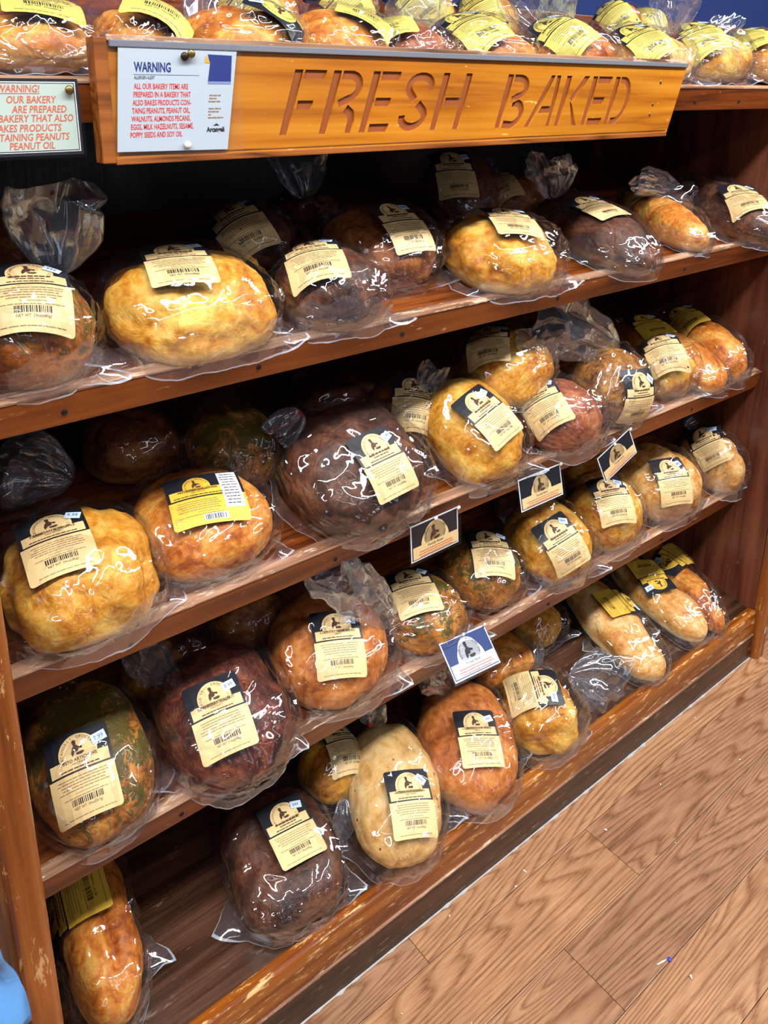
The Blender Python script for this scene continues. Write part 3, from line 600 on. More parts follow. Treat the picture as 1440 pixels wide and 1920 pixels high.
LOAVES = [
  ('a1', 1, 0.2359, 0.0826, 0.0, 0.0, 0, 0.1526, 0.1612, 0.1137, 2.3, 'herb', None, ('c', '', (0.0002, -0.0298, 0.1102), (0.001, -0.255, 0.967), (-0.219, -0.943, -0.249)), None, 'herb-topped brown loaf in clear bag at far left end of uppermost covered shelf'),
  ('a2', 1, 0.4359, 0.0759, 0.0, 0.0, 0, 0.2234, 0.1913, 0.1109, 2.4, 'gold', 'lumpy', ('c', '', (-0.0198, -0.005, 0.1103), (-0.057, -0.012, 0.998), (-0.243, -0.97, -0.025)), None, 'big golden flat loaf in clear bag, second from left on the shelf below the sign'),
  ('a3', 1, 0.6451, 0.0588, 0.0, 0.0, 0, 0.1588, 0.1519, 0.1021, 2.3, 'dark', None, ('c', '', (-0.0333, 0.0019, 0.0981), (-0.278, 0.007, 0.96), (-0.369, -0.924, -0.1)), None, 'dark brown round loaf with logo label between big golden loaf and open shelf space'),
  ('a4', 1, 0.8142, 0.1689, 0.0116, 0.0, 12, 0.1952, 0.1795, 0.1002, 2.3, 'brown', None, ('c', '', (0.0029, -0.0281, 0.0981), (0.007, -0.162, 0.987), (-0.006, -0.987, -0.162)), None, 'brown loaf tilted with slanted cream label, behind and left of the golden loaf below sign'),
  ('a5', 1, 1.0141, 0.0754, 0.0, 0.0, 0, 0.2107, 0.1922, 0.1088, 2.5, 'gold', 'lumpy', ('c', '', (-0.0072, -0.0115, 0.1086), (-0.012, -0.03, 0.999), (-0.417, -0.908, -0.032)), None, 'golden loaf in shiny bag directly below the word BAKED, on the top covered shelf'),
  ('a6', 1, 1.3141, 0.1083, 0.0, -99.3, 0, 0.3115, 0.1479, 0.0904, 2.3, 'dark', 'humps', ('c', '', (0.0009, -0.0125, 0.0898), (0.0, -0.078, 0.997), (0.996, 0.084, 0.006)), None, 'dark humped loaf with label turned sideways, right of golden loaf on top covered shelf'),
  ('a7', 1, 1.5889, 0.1293, 0.0, -113.4, 0, 0.2817, 0.1195, 0.076, 2.3, 'amber', None, ('y', '', (-0.0768, -0.0461, 0.0515), (-0.217, -0.802, 0.556), (0.942, -0.321, -0.095)), None, 'amber pointed loaf with yellow label between two dark loaves on top covered shelf'),
  ('a8', 1, 1.8013, 0.1062, 0.0, -108.5, 0, 0.3133, 0.1458, 0.1018, 2.3, 'dark', None, ('c', '', (0.0634, -0.0284, 0.0944), (0.142, -0.29, 0.947), (0.953, -0.218, -0.209)), None, 'dark brown loaf against the right side panel on the top covered shelf'),
  ('b1', 1, 0.6275, 0.2651, 0.0185, 0.0, 30, 0.1237, 0.1156, 0.081, 2.3, 'dark', None, ('c', '', (-0.0347, 0.008, 0.074), (-0.429, 0.075, 0.9), (0.092, -0.988, 0.126)), None, 'shadowed dark loaf with tilted label standing behind the big golden loaf'),
  ('b2', 1, 1.1535, 0.3564, 0.0392, 0.0, 40, 0.1873, 0.1673, 0.0871, 2.3, 'dark', None, ('c', '', (-0.0467, 0.0124, 0.0815), (-0.266, 0.061, 0.962), (-0.22, -0.975, 0.001)), None, 'shadowed dark loaf with upright label just under the sign, behind golden loaf'),
  ('b3', 1, 0.2817, 0.3362, 0.0, 0.0, 0, 0.0877, 0.1106, 0.0939, 2.3, 'brown', None, None, ((0.284, 0.963, 1.229), (0.28, 0.941, 1.334), 0.06), 'brown loaf half hidden at far left back of top covered shelf, crumpled clear tail up'),
  ('b4', 1, 0.7856, 0.3421, 0.0, 0.0, 0, 0.1336, 0.1303, 0.0971, 2.3, 'dark', None, None, ((0.738, 1.13, 1.265), (0.72, 1.115, 1.336), 0.045), 'dark loaf in deep shadow at back, its crumpled bag top under letter E of FRESH'),
  ('b5', 1, 1.2932, 0.3171, 0.0, 0.0, 0, 0.1428, 0.1215, 0.09, 2.3, 'brown', None, ('c', '', (-0.0511, 0.009, 0.0759), (-0.599, 0.09, 0.796), (-0.35, -0.923, -0.159)), ((1.259, 1.04, 1.235), (1.22, 1.021, 1.322), 0.05), 'brown loaf at back between golden and dark humped loaves, bag top standing up'),
  ('b6', 1, 1.6535, 0.1964, 0.0, 0.0, 0, 0.18, 0.1543, 0.0882, 2.3, 'dark', None, None, ((1.667, 1.018, 1.23), (1.507, 1.012, 1.258), 0.03), 'dark loaf at back behind the amber loaf near the right side panel'),
  ('c1', 2, 0.2632, 0.083, 0.0, 0.0, 0, 0.1958, 0.1914, 0.1143, 2.5, 'gold', 'lumpy', ('c', 'PARMESAN & TRUFFLE', (-0.0256, -0.0025, 0.113), (-0.102, -0.003, 0.995), (-0.108, -0.994, -0.014)), None, 'golden PARMESAN & TRUFFLE loaf in wrinkled bag at left end of second covered shelf'),
  ('c2', 2, 0.451, 0.1075, 0.0, 0.0, 0, 0.2021, 0.1881, 0.1069, 2.4, 'amber', None, ('y', 'ARTICHOKE GARLIC HERB', (-0.0099, -0.0266, 0.1052), (-0.027, -0.128, 0.991), (-0.221, -0.966, -0.131)), None, 'amber ARTICHOKE GARLIC HERB loaf with wide yellow label on second covered shelf'),
  ('c3', 2, 0.7041, 0.1003, 0.0276, 0.0, 22, 0.2441, 0.2299, 0.1145, 2.3, 'dark', None, ('c', '', (0.0009, -0.0385, 0.1118), (0.001, -0.159, 0.987), (0.088, -0.983, -0.159)), ((0.641, 0.999, 0.953), (0.602, 1.006, 0.922), 0.03), 'large dark round loaf with red tie leaning on second covered shelf'),
  ('c4', 2, 0.9638, 0.0927, 0.02, 0.0, 18, 0.1817, 0.2067, 0.1192, 2.3, 'gold', None, ('c', '', (-0.0165, -0.0187, 0.1176), (-0.093, -0.082, 0.992), (0.242, -0.969, -0.057)), None, 'round golden loaf with tilted black label, right of the large dark round loaf'),
  ('c5', 2, 1.1063, 0.1518, 0.075, 0.0, 0, 0.1789, 0.1696, 0.1177, 2.3, 'gold', None, ('c', '', (-0.0493, 0.0141, 0.1081), (-0.419, 0.093, 0.903), (-0.651, -0.724, -0.227)), None, 'golden loaf lying on top of other loaves on second covered shelf'),
  ('c6', 2, 1.1816, 0.0559, 0.0, 0.0, 0, 0.1732, 0.1649, 0.1185, 2.3, 'rose', None, ('c', '', (-0.0668, -0.0012, 0.0962), (-0.7, -0.004, 0.714), (-0.28, -0.918, -0.28)), None, 'pinkish brown loaf with wide cream label under the stacked golden loaf'),
  ('c7', 2, 1.3628, 0.0891, 0.0092, 0.0, 10, 0.1738, 0.1741, 0.1273, 2.3, 'seed', None, ('c', '', (-0.0154, -0.0776, 0.0872), (-0.109, -0.884, 0.454), (-0.104, -0.444, -0.89)), ((1.433, 0.972, 0.906), (1.131, 0.945, 1.033), 0.075), 'seeded brown loaf with big clear bag tail and black label at its right side'),
  ('c8', 2, 1.5672, 0.071, 0.0, 0.0, 0, 0.1446, 0.1181, 0.1239, 2.3, 'gold', 'lumpy', ('c', '', (-0.0401, 0.0024, 0.1141), (-0.518, 0.021, 0.855), (-0.477, -0.837, -0.268)), None, 'short golden loaf with small cream label right of the seeded brown loaf'),
  ('c9', 2, 1.6976, 0.1468, 0.0, -102.0, 0, 0.3253, 0.1448, 0.0796, 2.6, 'amber', None, ('y', '', (-0.0547, -0.0263, 0.0767), (-0.059, -0.151, 0.987), (0.981, -0.191, 0.03)), None, 'long amber loaf with yellow label, second from right panel on second covered shelf'),
  ('c10', 2, 1.8096, 0.1217, 0.0, -112.2, 0, 0.2802, 0.1146, 0.1031, 2.6, 'amber', None, ('y', '', (-0.0479, -0.0406, 0.0886), (-0.089, -0.7, 0.709), (0.995, -0.087, 0.039)), None, 'long amber loaf nearest the right panel on second covered shelf'),
  ('c11', 2, 0.8902, 0.1971, 0.0112, 0.0, 15, 0.1153, 0.1398, 0.1081, 2.3, 'brown', None, ('c', '', (-0.0096, -0.0182, 0.1059), (-0.118, -0.175, 0.977), (-0.493, -0.844, -0.211)), ((0.916, 1.011, 0.914), (0.922, 1.002, 0.954), 0.025), 'narrow brown loaf with red tie squeezed behind dark round and golden round loaves'),
  ('c12', 2, 0.4398, 0.3314, 0.0, 0.0, 0, 0.1693, 0.1535, 0.101, 2.3, 'brown', None, None, None, 'brown rounded loaf in shadow at back of second covered shelf, left'),
  ('c13', 2, 0.5679, 0.2447, 0.0142, 0.0, 15, 0.1505, 0.1765, 0.106, 2.3, 'herb2', None, None, None, 'yellow-green loaf leaning at back between artichoke loaf and dark round loaf'),
  ('c14', 2, 0.2431, 0.3235, 0.0, 0.0, 0, 0.1427, 0.1371, 0.0899, 2.3, 'dark', None, None, ((0.31, 1.091, 0.901), (0.227, 1.078, 0.96), 0.06), 'dark loaf at far left back of second covered shelf with bluish crumpled tail'),
  ('c15', 2, 0.8309, 0.318, 0.0, 0.0, 0, 0.1663, 0.1427, 0.0855, 2.3, 'dark', None, None, None, 'dark loaf in shadow behind the large dark round loaf'),
  ('d1', 3, 0.2555, 0.1103, 0.0098, 0.0, 8, 0.1603, 0.2295, 0.1085, 2.3, 'herb2', None, ('c', 'PESTO ARTICHOKE', (-0.0258, -0.0451, 0.1022), (-0.215, -0.194, 0.957), (-0.122, -0.967, -0.224)), None, 'green-brown PESTO ARTICHOKE loaf with 7.99 sticker next to the left post'),
  ('d2', 3, 0.4489, 0.078, 0.0073, 0.0, 6, 0.1977, 0.2307, 0.1139, 2.3, 'maroon', None, ('c', 'CRANBERRY WALNUT', (-0.0302, -0.0378, 0.1089), (-0.169, -0.158, 0.973), (-0.126, -0.975, -0.181)), None, 'dark reddish CRANBERRY WALNUT loaf with 8.49 sticker on third covered shelf'),
  ('d3', 3, 0.6629, 0.0983, 0.0044, 0.0, 4, 0.2122, 0.2146, 0.1177, 2.3, 'orange', None, ('c', 'COUNTRY FARM BREAD', (-0.0219, -0.0429, 0.1123), (-0.098, -0.227, 0.969), (-0.368, -0.896, -0.247)), ((0.667, 1.017, 0.61), (0.726, 1.012, 0.632), 0.04), 'smooth orange-brown COUNTRY FARM BREAD loaf on third covered shelf'),
  ('d4', 3, 0.8588, 0.08, 0.0, 0.0, 0, 0.1714, 0.1626, 0.0978, 2.3, 'herb2', None, ('c', '', (-0.0205, 0.009, 0.0965), (-0.116, 0.045, 0.992), (-0.348, -0.938, 0.002)), ((0.779, 0.929, 0.54), (0.623, 0.89, 0.722), 0.05), 'pesto loaf with green crumb top right of the orange farm loaf on third shelf'),
  ('d5', 3, 1.0329, 0.0963, 0.0, 0.0, 0, 0.1589, 0.1614, 0.1122, 2.3, 'herb2', None, ('c', '', (-0.0057, -0.0151, 0.1113), (-0.03, -0.102, 0.994), (-0.489, -0.866, -0.103)), None, 'pesto loaf with upright cream label below the first hanging shelf card'),
  ('d6', 3, 1.2165, 0.0913, 0.0081, 0.0, 8, 0.1728, 0.1923, 0.1237, 2.3, 'gold', None, ('c', '', (-0.037, -0.0495, 0.1095), (-0.337, -0.386, 0.859), (0.071, -0.92, -0.385)), ((1.245, 1.006, 0.608), (1.184, 0.994, 0.664), 0.03), 'pale golden round loaf with slanted black label on third covered shelf'),
  ('d7', 3, 1.3984, 0.0807, 0.0, 0.0, 0, 0.1711, 0.164, 0.1377, 2.3, 'gold', None, ('c', '', (-0.03, -0.0265, 0.1307), (-0.273, -0.256, 0.927), (-0.343, -0.875, -0.342)), None, 'golden loaf with tilted cream label partly behind the third hanging card'),
  ('d8', 3, 1.6218, 0.0908, 0.0, 0.0, 0, 0.2034, 0.195, 0.1369, 2.5, 'blond', 'braid', ('c', '', (-0.0463, -0.0563, 0.1208), (-0.302, -0.449, 0.841), (-0.287, -0.799, -0.529)), None, 'blond braided loaf, second from right panel on third covered shelf'),
  ('d9', 3, 1.8388, 0.0731, 0.0, -95.0, 0, 0.1801, 0.1009, 0.1433, 2.3, 'blond', 'braid', ('c', '', (-0.0041, -0.039, 0.1158), (-0.013, -0.9, 0.435), (0.86, -0.232, -0.454)), ((1.871, 1.04, 0.584), (1.949, 1.034, 0.616), 0.025), 'blond bun-like loaf touching the right panel on third covered shelf'),
  ('d10', 3, 0.3988, 0.218, 0.0, 0.0, 0, 0.1144, 0.1028, 0.0878, 2.3, 'herb2', None, None, ((0.407, 1.023, 0.55), (0.354, 1.002, 0.649), 0.035), 'greenish loaf in shadow behind the pesto and cranberry loaves'),
  ('d11', 3, 0.5809, 0.2272, 0.0, 0.0, 0, 0.1295, 0.1046, 0.0841, 2.3, 'brown', None, None, None, 'brown loaf in shadow behind the cranberry and farm bread loaves'),
  ('d12', 3, 1.2711, 0.2008, 0.0, 0.0, 0, 0.1351, 0.1144, 0.0867, 2.3, 'brown', None, None, ((1.23, 1.027, 0.561), (1.18, 1.031, 0.542), 0.03), 'brown loaf in shadow with bluish bag tail left of pale golden round loaf'),
  ('d13', 3, 1.5358, 0.2124, 0.0, 0.0, 0, 0.1794, 0.1527, 0.0833, 2.3, 'amber', None, None, None, 'amber loaf at back of third covered shelf behind the hanging cards'),
  ('e1', 4, 0.2403, 0.2, 0.0, -97.6, 0, 0.2788, 0.104, 0.0997, 2.9, 'amber', 'slash', ('y', '', (-0.0199, -0.0347, 0.0919), (-0.012, -0.588, 0.809), (-0.025, 0.809, 0.587)), None, 'long amber loaf with slashed crust at far left of bottom shelf beside left post'),
  ('e2', 4, 0.5327, 0.1363, 0.0, -100.1, 0, 0.2183, 0.1783, 0.0844, 3.3, 'dark', None, ('c', '', (-0.0028, 0.0132, 0.0844), (-0.0, 0.008, 1.0), (0.996, 0.084, -0.001)), None, 'dark square-ended loaf with large clear bag lying alone on the bottom shelf'),
  ('e3', 4, 0.7598, 0.1174, 0.0, -120.7, 0, 0.2738, 0.1752, 0.1103, 2.3, 'blond2', None, ('c', 'ARTISAN OLIVE ROSEMARY', (0.0619, 0.0145, 0.1044), (0.201, 0.085, 0.976), (0.973, 0.097, -0.209)), ((0.775, 0.989, 0.276), (0.775, 0.976, 0.341), 0.04), 'pale ARTISAN OLIVE ROSEMARY oval loaf with red tie on bottom shelf'),
  ('e4', 4, 0.9516, 0.1179, 0.0, -124.8, 0, 0.2675, 0.1987, 0.1101, 2.3, 'orange', None, ('c', 'COUNTRY FARM BREAD', (0.0412, 0.0021, 0.1079), (0.118, 0.005, 0.993), (0.989, 0.089, -0.118)), ((0.969, 0.971, 0.272), (0.882, 0.95, 0.366), 0.03), 'orange-brown COUNTRY FARM BREAD loaf on the bottom shelf'),
  ('e5', 4, 1.1263, 0.0845, 0.0, 0.0, 0, 0.1693, 0.1736, 0.1282, 2.3, 'gold', 'lumpy', ('c', '', (-0.0296, 0.0118, 0.1243), (-0.254, 0.072, 0.965), (-0.822, 0.51, -0.254)), ((1.238, 0.879, 0.222), (1.342, 0.837, 0.182), 0.07), 'golden loaf with sideways label and big clear bag tail on bottom shelf'),
  ('e6', 4, 0.6914, 0.226, 0.0, 0.0, 0, 0.116, 0.1257, 0.0934, 2.3, 'gold', None, ('c', '', (0.0243, -0.0053, 0.0894), (0.342, -0.04, 0.939), (-0.19, -0.981, 0.028)), ((0.687, 0.943, 0.205), (0.664, 0.884, 0.192), 0.035), 'small golden loaf behind the pale oval loaf on bottom shelf'),
  ('e7', 4, 1.3192, 0.2656, 0.0, 0.0, 0, 0.1392, 0.1184, 0.0827, 2.3, 'gold', None, None, ((1.296, 1.013, 0.22), (1.208, 0.978, 0.212), 0.03), 'small golden loaf at back of bottom shelf beside the baguettes'),
  ('e8', 4, 1.1573, 0.2305, 0.0, 0.0, 0, 0.1635, 0.1375, 0.0937, 2.3, 'amber', None, None, None, 'amber loaf under the blue shelf card on the bottom shelf'),
  ('e9', 4, 1.4915, 0.1646, 0.0, -103.1, 0, 0.3235, 0.1407, 0.0735, 2.6, 'blond', None, ('y', '', (-0.0202, 0.0203, 0.0725), (-0.011, 0.094, 0.996), (-0.019, -0.995, 0.094)), None, 'long pale baguette, leftmost of the three at right end of bottom shelf'),
  ('e10', 4, 1.6756, 0.1676, 0.0, -95.7, 0, 0.3107, 0.1248, 0.0749, 2.6, 'blond', None, ('y', '', (-0.024, -0.011, 0.0745), (-0.016, -0.049, 0.999), (-0.967, 0.255, -0.003)), None, 'long pale baguette, middle of the three at right end of bottom shelf'),
  ('e11', 4, 1.7754, 0.1579, 0.0, -110.5, 0, 0.324, 0.0977, 0.0805, 2.3, 'amber', 'braid', ('y', '', (-0.0438, -0.0072, 0.0791), (-0.06, -0.09, 0.994), (-0.337, 0.939, 0.065)), None, 'glossy amber braided baguette next to the right panel on bottom shelf'),
  ('t1', 0, 0.2869, 0.1185, 0.0, 0.0, 0, 0.1506, 0.1505, 0.0643, 2.3, 'amber', None, ('Y', '', (0.0105, -0.0074, 0.064), (0.043, -0.027, 0.999), (-0.209, -0.978, -0.018)), None, 'amber loaf on the open top shelf above the left WARNING card'),
  ('t2', 0, 0.4009, 0.0948, 0.0, 0.0, 0, 0.107, 0.1234, 0.074, 2.3, 'amber', None, ('Y', '', (0.027, -0.0059, 0.0743), (0.34, -0.034, 0.94), (-0.412, -0.904, 0.116)), None, 'amber loaf on top shelf above the white allergen notice'),
  ('t3', 0, 0.5331, 0.0964, 0.0, 0.0, 0, 0.1494, 0.1495, 0.0847, 2.3, 'amber', None, ('Y', '', (0.0426, -0.0175, 0.0785), (0.376, -0.118, 0.919), (0.529, 0.842, -0.108)), ((0.487, 0.978, 1.497), (0.523, 0.967, 1.545), 0.05), 'amber loaf on top shelf left of the letters FRESH, yellow label tilted'),
  ('t4', 0, 0.696, 0.1078, 0.0, 0.0, 0, 0.1518, 0.1441, 0.0802, 2.3, 'amber', None, ('Y', '', (0.0326, -0.0104, 0.0788), (0.227, -0.058, 0.972), (-0.605, -0.791, 0.094)), None, 'amber loaf on top shelf above the letters RES'),
  ('t5', 0, 0.8296, 0.1065, 0.0, 0.0, 0, 0.1315, 0.1209, 0.0723, 2.3, 'rose', None, ('Y', '', (-0.0407, 0.0219, 0.0623), (-0.447, 0.242, 0.861), (-0.492, -0.87, -0.011)), None, 'pinkish loaf on top shelf above the letter H of FRESH'),
  ('t6', 0, 0.9797, 0.1122, 0.0, 0.0, 0, 0.1751, 0.1572, 0.0841, 2.3, 'amber', None, ('Y', '', (-0.0481, -0.019, 0.0766), (-0.322, -0.124, 0.939), (0.04, -0.992, -0.117)), ((0.878, 0.987, 1.524), (0.845, 0.975, 1.577), 0.05), 'amber loaf on top shelf above the gap between FRESH and BAKED'),
  ('t7', 0, 1.1933, 0.1119, 0.0, 0.0, 0, 0.1789, 0.1578, 0.0927, 2.3, 'amber', None, ('Y', '', (-0.0601, -0.0231, 0.0786), (-0.483, -0.186, 0.856), (0.149, -0.98, -0.129)), ((1.175, 0.984, 1.526), (1.088, 0.965, 1.618), 0.075), 'amber loaf on top shelf above the letters AK of BAKED'),
  ('t8', 0, 1.4231, 0.1121, 0.0, 0.0, 0, 0.1996, 0.1777, 0.0881, 2.3, 'blond', None, ('Y', '', (-0.0617, -0.0291, 0.0766), (-0.371, -0.182, 0.911), (-0.033, -0.977, -0.209)), None, 'blond loaf on top shelf above the right end of the wooden sign'),
  ('t9', 0, 1.6494, 0.1256, 0.0, 0.0, 0, 0.2035, 0.1821, 0.103, 2.3, 'gold', None, ('Y', '', (-0.0662, -0.0206, 0.0896), (-0.443, -0.125, 0.888), (-0.302, -0.911, -0.28)), ((1.527, 0.996, 1.547), (1.52, 0.978, 1.628), 0.05), 'golden loaf on top shelf just right of the wooden sign'),
  ('t10', 0, 1.9093, 0.1185, 0.0, 0.0, 0, 0.2153, 0.1977, 0.1023, 2.3, 'gold', None, ('Y', '', (-0.0735, 0.0186, 0.0877), (-0.456, 0.093, 0.885), (-0.542, -0.817, -0.193)), ((1.649, 0.991, 1.543), (1.736, 0.983, 1.581), 0.03), 'golden loaf at the right edge of the picture on the top shelf'),
  ('t11', 0, 1.3104, 0.4315, 0.0, 0.0, 0, 0.1463, 0.1218, 0.1009, 2.3, 'gold', None, ('Y', '', (-0.0578, -0.0223, 0.0752), (-0.74, -0.326, 0.588), (-0.063, -0.837, -0.543)), None, 'golden loaf in back row of top shelf against the navy wall'),
  ('t12', 0, 1.7448, 0.4221, 0.0, 0.0, 0, 0.1312, 0.0979, 0.1098, 2.3, 'orange', None, ('Y', '', (-0.0495, -0.0082, 0.0896), (-0.748, -0.142, 0.649), (-0.079, -0.951, -0.299)), None, 'orange loaf in back row of top shelf behind the clear bag tail'),
  ('t13', 0, 1.8733, 0.4337, 0.0, 0.0, 0, 0.1383, 0.1017, 0.0977, 2.3, 'blond', None, ('Y', '', (-0.0199, -0.0027, 0.096), (-0.183, -0.027, 0.983), (-0.313, -0.946, -0.084)), None, 'pale loaf in back row of top shelf, rightmost there'),
  ('t14', 0, 0.7417, 0.4216, 0.0, 0.0, 0, 0.1524, 0.1379, 0.0851, 2.3, 'amber', None, ('Y', '', (-0.0483, -0.0452, 0.0614), (-0.515, -0.594, 0.618), (0.343, -0.804, -0.486)), None, 'amber loaf in back row of top shelf above letter F'),
  ('t15', 0, 0.9351, 0.4388, 0.0, 0.0, 0, 0.1241, 0.1096, 0.0934, 2.3, 'amber', None, ('Y', '', (-0.0317, -0.0374, 0.072), (-0.42, -0.692, 0.587), (0.445, -0.72, -0.532)), None, 'amber loaf in back row of top shelf above letter E of FRESH'),
  ('t16', 0, 1.1436, 0.4591, 0.0, 0.0, 0, 0.1631, 0.1368, 0.1002, 2.3, 'gold', None, ('Y', '', (-0.0516, -0.0394, 0.0773), (-0.513, -0.542, 0.666), (0.267, -0.838, -0.476)), None, 'golden loaf in back row of top shelf above letter H'),
]

# ------------------------------------------------------------------ bagged loaves
def cube_sphere(n):
    idx = {}; V = []; F = []
    def vid(p):
        k = tuple(round(c, 5) for c in p)
        if k not in idx: idx[k] = len(V); V.append(p)
        return idx[k]
    g = [math.tan(math.pi/4*(2*i/n-1)) for i in range(n+1)]
    for ax in range(3):
        for sgn in (-1, 1):
            ids = [[0]*(n+1) for _ in range(n+1)]
            for i in range(n+1):
                for j in range(n+1):
                    p = [0, 0, 0]; p[ax] = sgn; p[(ax+1) % 3] = g[i]; p[(ax+2) % 3] = g[j]
                    l = math.sqrt(sum(c*c for c in p)); ids[i][j] = vid(tuple(c/l for c in p))
            for i in range(n):
                for j in range(n):
                    q = (ids[i][j], ids[i+1][j], ids[i+1][j+1], ids[i][j+1]); F.append(q if sgn > 0 else q[::-1])
    return np.array(V), F
CS_B = cube_sphere(22); CS_W = cube_sphere(48); CS_FAR = cube_sphere(22)
def loaf_pts(D, L, W, H, n):
    r = (np.abs(D)**n).sum(1)**(-1/n); Q = D*r[:, None]; hc = .36*H
    z = np.where(Q[:, 2] > 0, hc+Q[:, 2]*(H-hc), np.maximum(hc+Q[:, 2]*hc*1.2, 0))
    return np.stack([Q[:, 0]*L/2, Q[:, 1]*W/2, z], 1)
def inside(p, L, W, H, n):
    hc = .36*H; z = p[..., 2]-hc; zz = np.where(z > 0, z/(H-hc), z/(hc*1.2))
    return np.abs(p[..., 0]/(L/2))**n+np.abs(p[..., 1]/(W/2))**n+np.abs(zz)**n
def bread_mesh(L, W, H, n, feat, seed):
    D, F = CS_B
    P = loaf_pts(D, L, W, H, n)
    nr = D/np.array([L/2, W/2, H*.6]); nr /= np.linalg.norm(nr, axis=1)[:, None]
    d = .0085*vnoise(P, 13, seed)+.0034*vnoise(P, 38, seed+1)+.0012*vnoise(P, 100, seed+2)
    if feat == 'braid':
        d += .010*np.abs(np.sin(P[:, 0]/L*math.pi*3.2+P[:, 1]/W*1.2))-.007
    if feat == 'humps':
        d += .016*np.abs(np.sin(P[:, 0]/L*math.pi*2.0+.6))*(P[:, 2] > .2*H)-.010
    if feat == 'lumpy':
        d += .010*vnoise(P, 24, seed+4)+.004*vnoise(P, 60, seed+6)
    if feat == 'slash':
        d -= .012*np.exp(-((P[:, 1]-.012-.15*P[:, 0]*0)/.008)**2)*(np.abs(P[:, 0]) < L*.36)*(P[:, 2] > H*.5)
    if feat is None and seed % 3 == 0:
        d -= .006*np.exp(-((P[:, 1]*.7+P[:, 0]*.7)/.007)**2)*(P[:, 2] > H*.6)
    d = np.minimum(d-(.008 if feat == 'lumpy' else .0035), .0030)
    low = np.clip(P[:, 2]/(.25*H), 0, 1)
    P = P+nr*(d*low)[:, None]; P[:, 2] = np.maximum(P[:, 2], 0.0008)
    return P, F
def lnoise(P, freq, seed=0):
    """linear lattice noise on warped coordinates: nearly flat facets meeting in creases, like stiff film"""
    wv = .022*np.stack([vnoise(P, 17, seed+11), vnoise(P, 17, seed+12), vnoise(P, 17, seed+13)], 1)
    q = (np.asarray(P)+wv)*freq+100.0
    i = np.floor(q).astype(np.int64); f = q-i; r = 0
    for dx in (0, 1):
        for dy in (0, 1):
            for dz in (0, 1):
                r = r+(f[:, 0] if dx else 1-f[:, 0])*(f[:, 1] if dy else 1-f[:, 1])*(f[:, 2] if dz else 1-f[:, 2])*_hash(i[:, 0]+dx, i[:, 1]+dy, i[:, 2]+dz, seed)
    return r*2-1
def bag_mesh(L, W, H, n, seed, neck, far=False):
    D, F = CS_FAR if far else CS_W
    o = .014
    P = loaf_pts(D, L+o, W+o, H+.009, n+.12)
    nr = D/np.array([L/2, W/2, H*.6]); nr /= np.linalg.norm(nr, axis=1)[:, None]
    nk = np.array(neck); nk = nk/np.linalg.norm(nk)
    c = D@nk; th = np.arccos(np.clip(c, -1, 1)); fr = math.pi-th
    e1 = np.cross(nk, [0, 0, 1.0]); e1 = e1/max(1e-6, np.linalg.norm(e1)); e2 = np.cross(nk, e1)
    ph = np.arctan2(D@e2, D@e1)
    # pleats fanning from the tied neck and from the sealed end, in (angle, distance) space
    pl = np.abs(lnoise(np.stack([np.cos(ph)*.09, np.sin(ph)*.09, th*.018+seed], 1), 60, seed))
    pl2 = np.abs(lnoise(np.stack([np.cos(ph)*.09, np.sin(ph)*.09, th*.020+seed+3], 1), 120, seed+2))
    pl3 = np.abs(lnoise(np.stack([np.cos(ph)*.09, np.sin(ph)*.09, th*.03+seed+5], 1), 190, seed+9))
    d = (.0085*(pl-.35)+.0048*(pl2-.35)+.0028*(pl3-.35))*(.34+np.exp(-th/.8)+.9*np.exp(-fr/.75))
    # a second pull from a random off-centre point, so creases cross
    rr = np.random.RandomState(seed); v2 = np.array([rr.uniform(-1, 1), rr.uniform(-1, -.2), rr.uniform(-.1, .6)]); v2 /= np.linalg.norm(v2)
    t2 = np.arccos(np.clip(D@v2, -1, 1)); f1 = np.cross(v2, [0, 0, 1.0]); f1 /= np.linalg.norm(f1); f2 = np.cross(v2, f1); p2 = np.arctan2(D@f2, D@f1)
    d += .0070*(np.abs(lnoise(np.stack([np.cos(p2)*.09, np.sin(p2)*.09, t2*.016+seed+7], 1), 90, seed+8))-.35)*np.exp(-t2/.7)
    d += .0056*lnoise(P*np.array([1, 1, .8]), 22, seed+3)+.0034*lnoise(P, 50, seed+4)
    rid = 1-np.abs(lnoise(P, 32, seed+6)); d += .0050*(rid**5-.12)
    low = np.clip(P[:, 2]/(.15*H), 0, 1)
    P = P+nr*(d*low)[:, None]
    P = P+nk[None, :]*(.020*np.exp(-(th/.28)**2))[:, None]     # gathered towards the neck
    P[:, 2] = np.maximum(P[:, 2], 0.0)
    return P, F
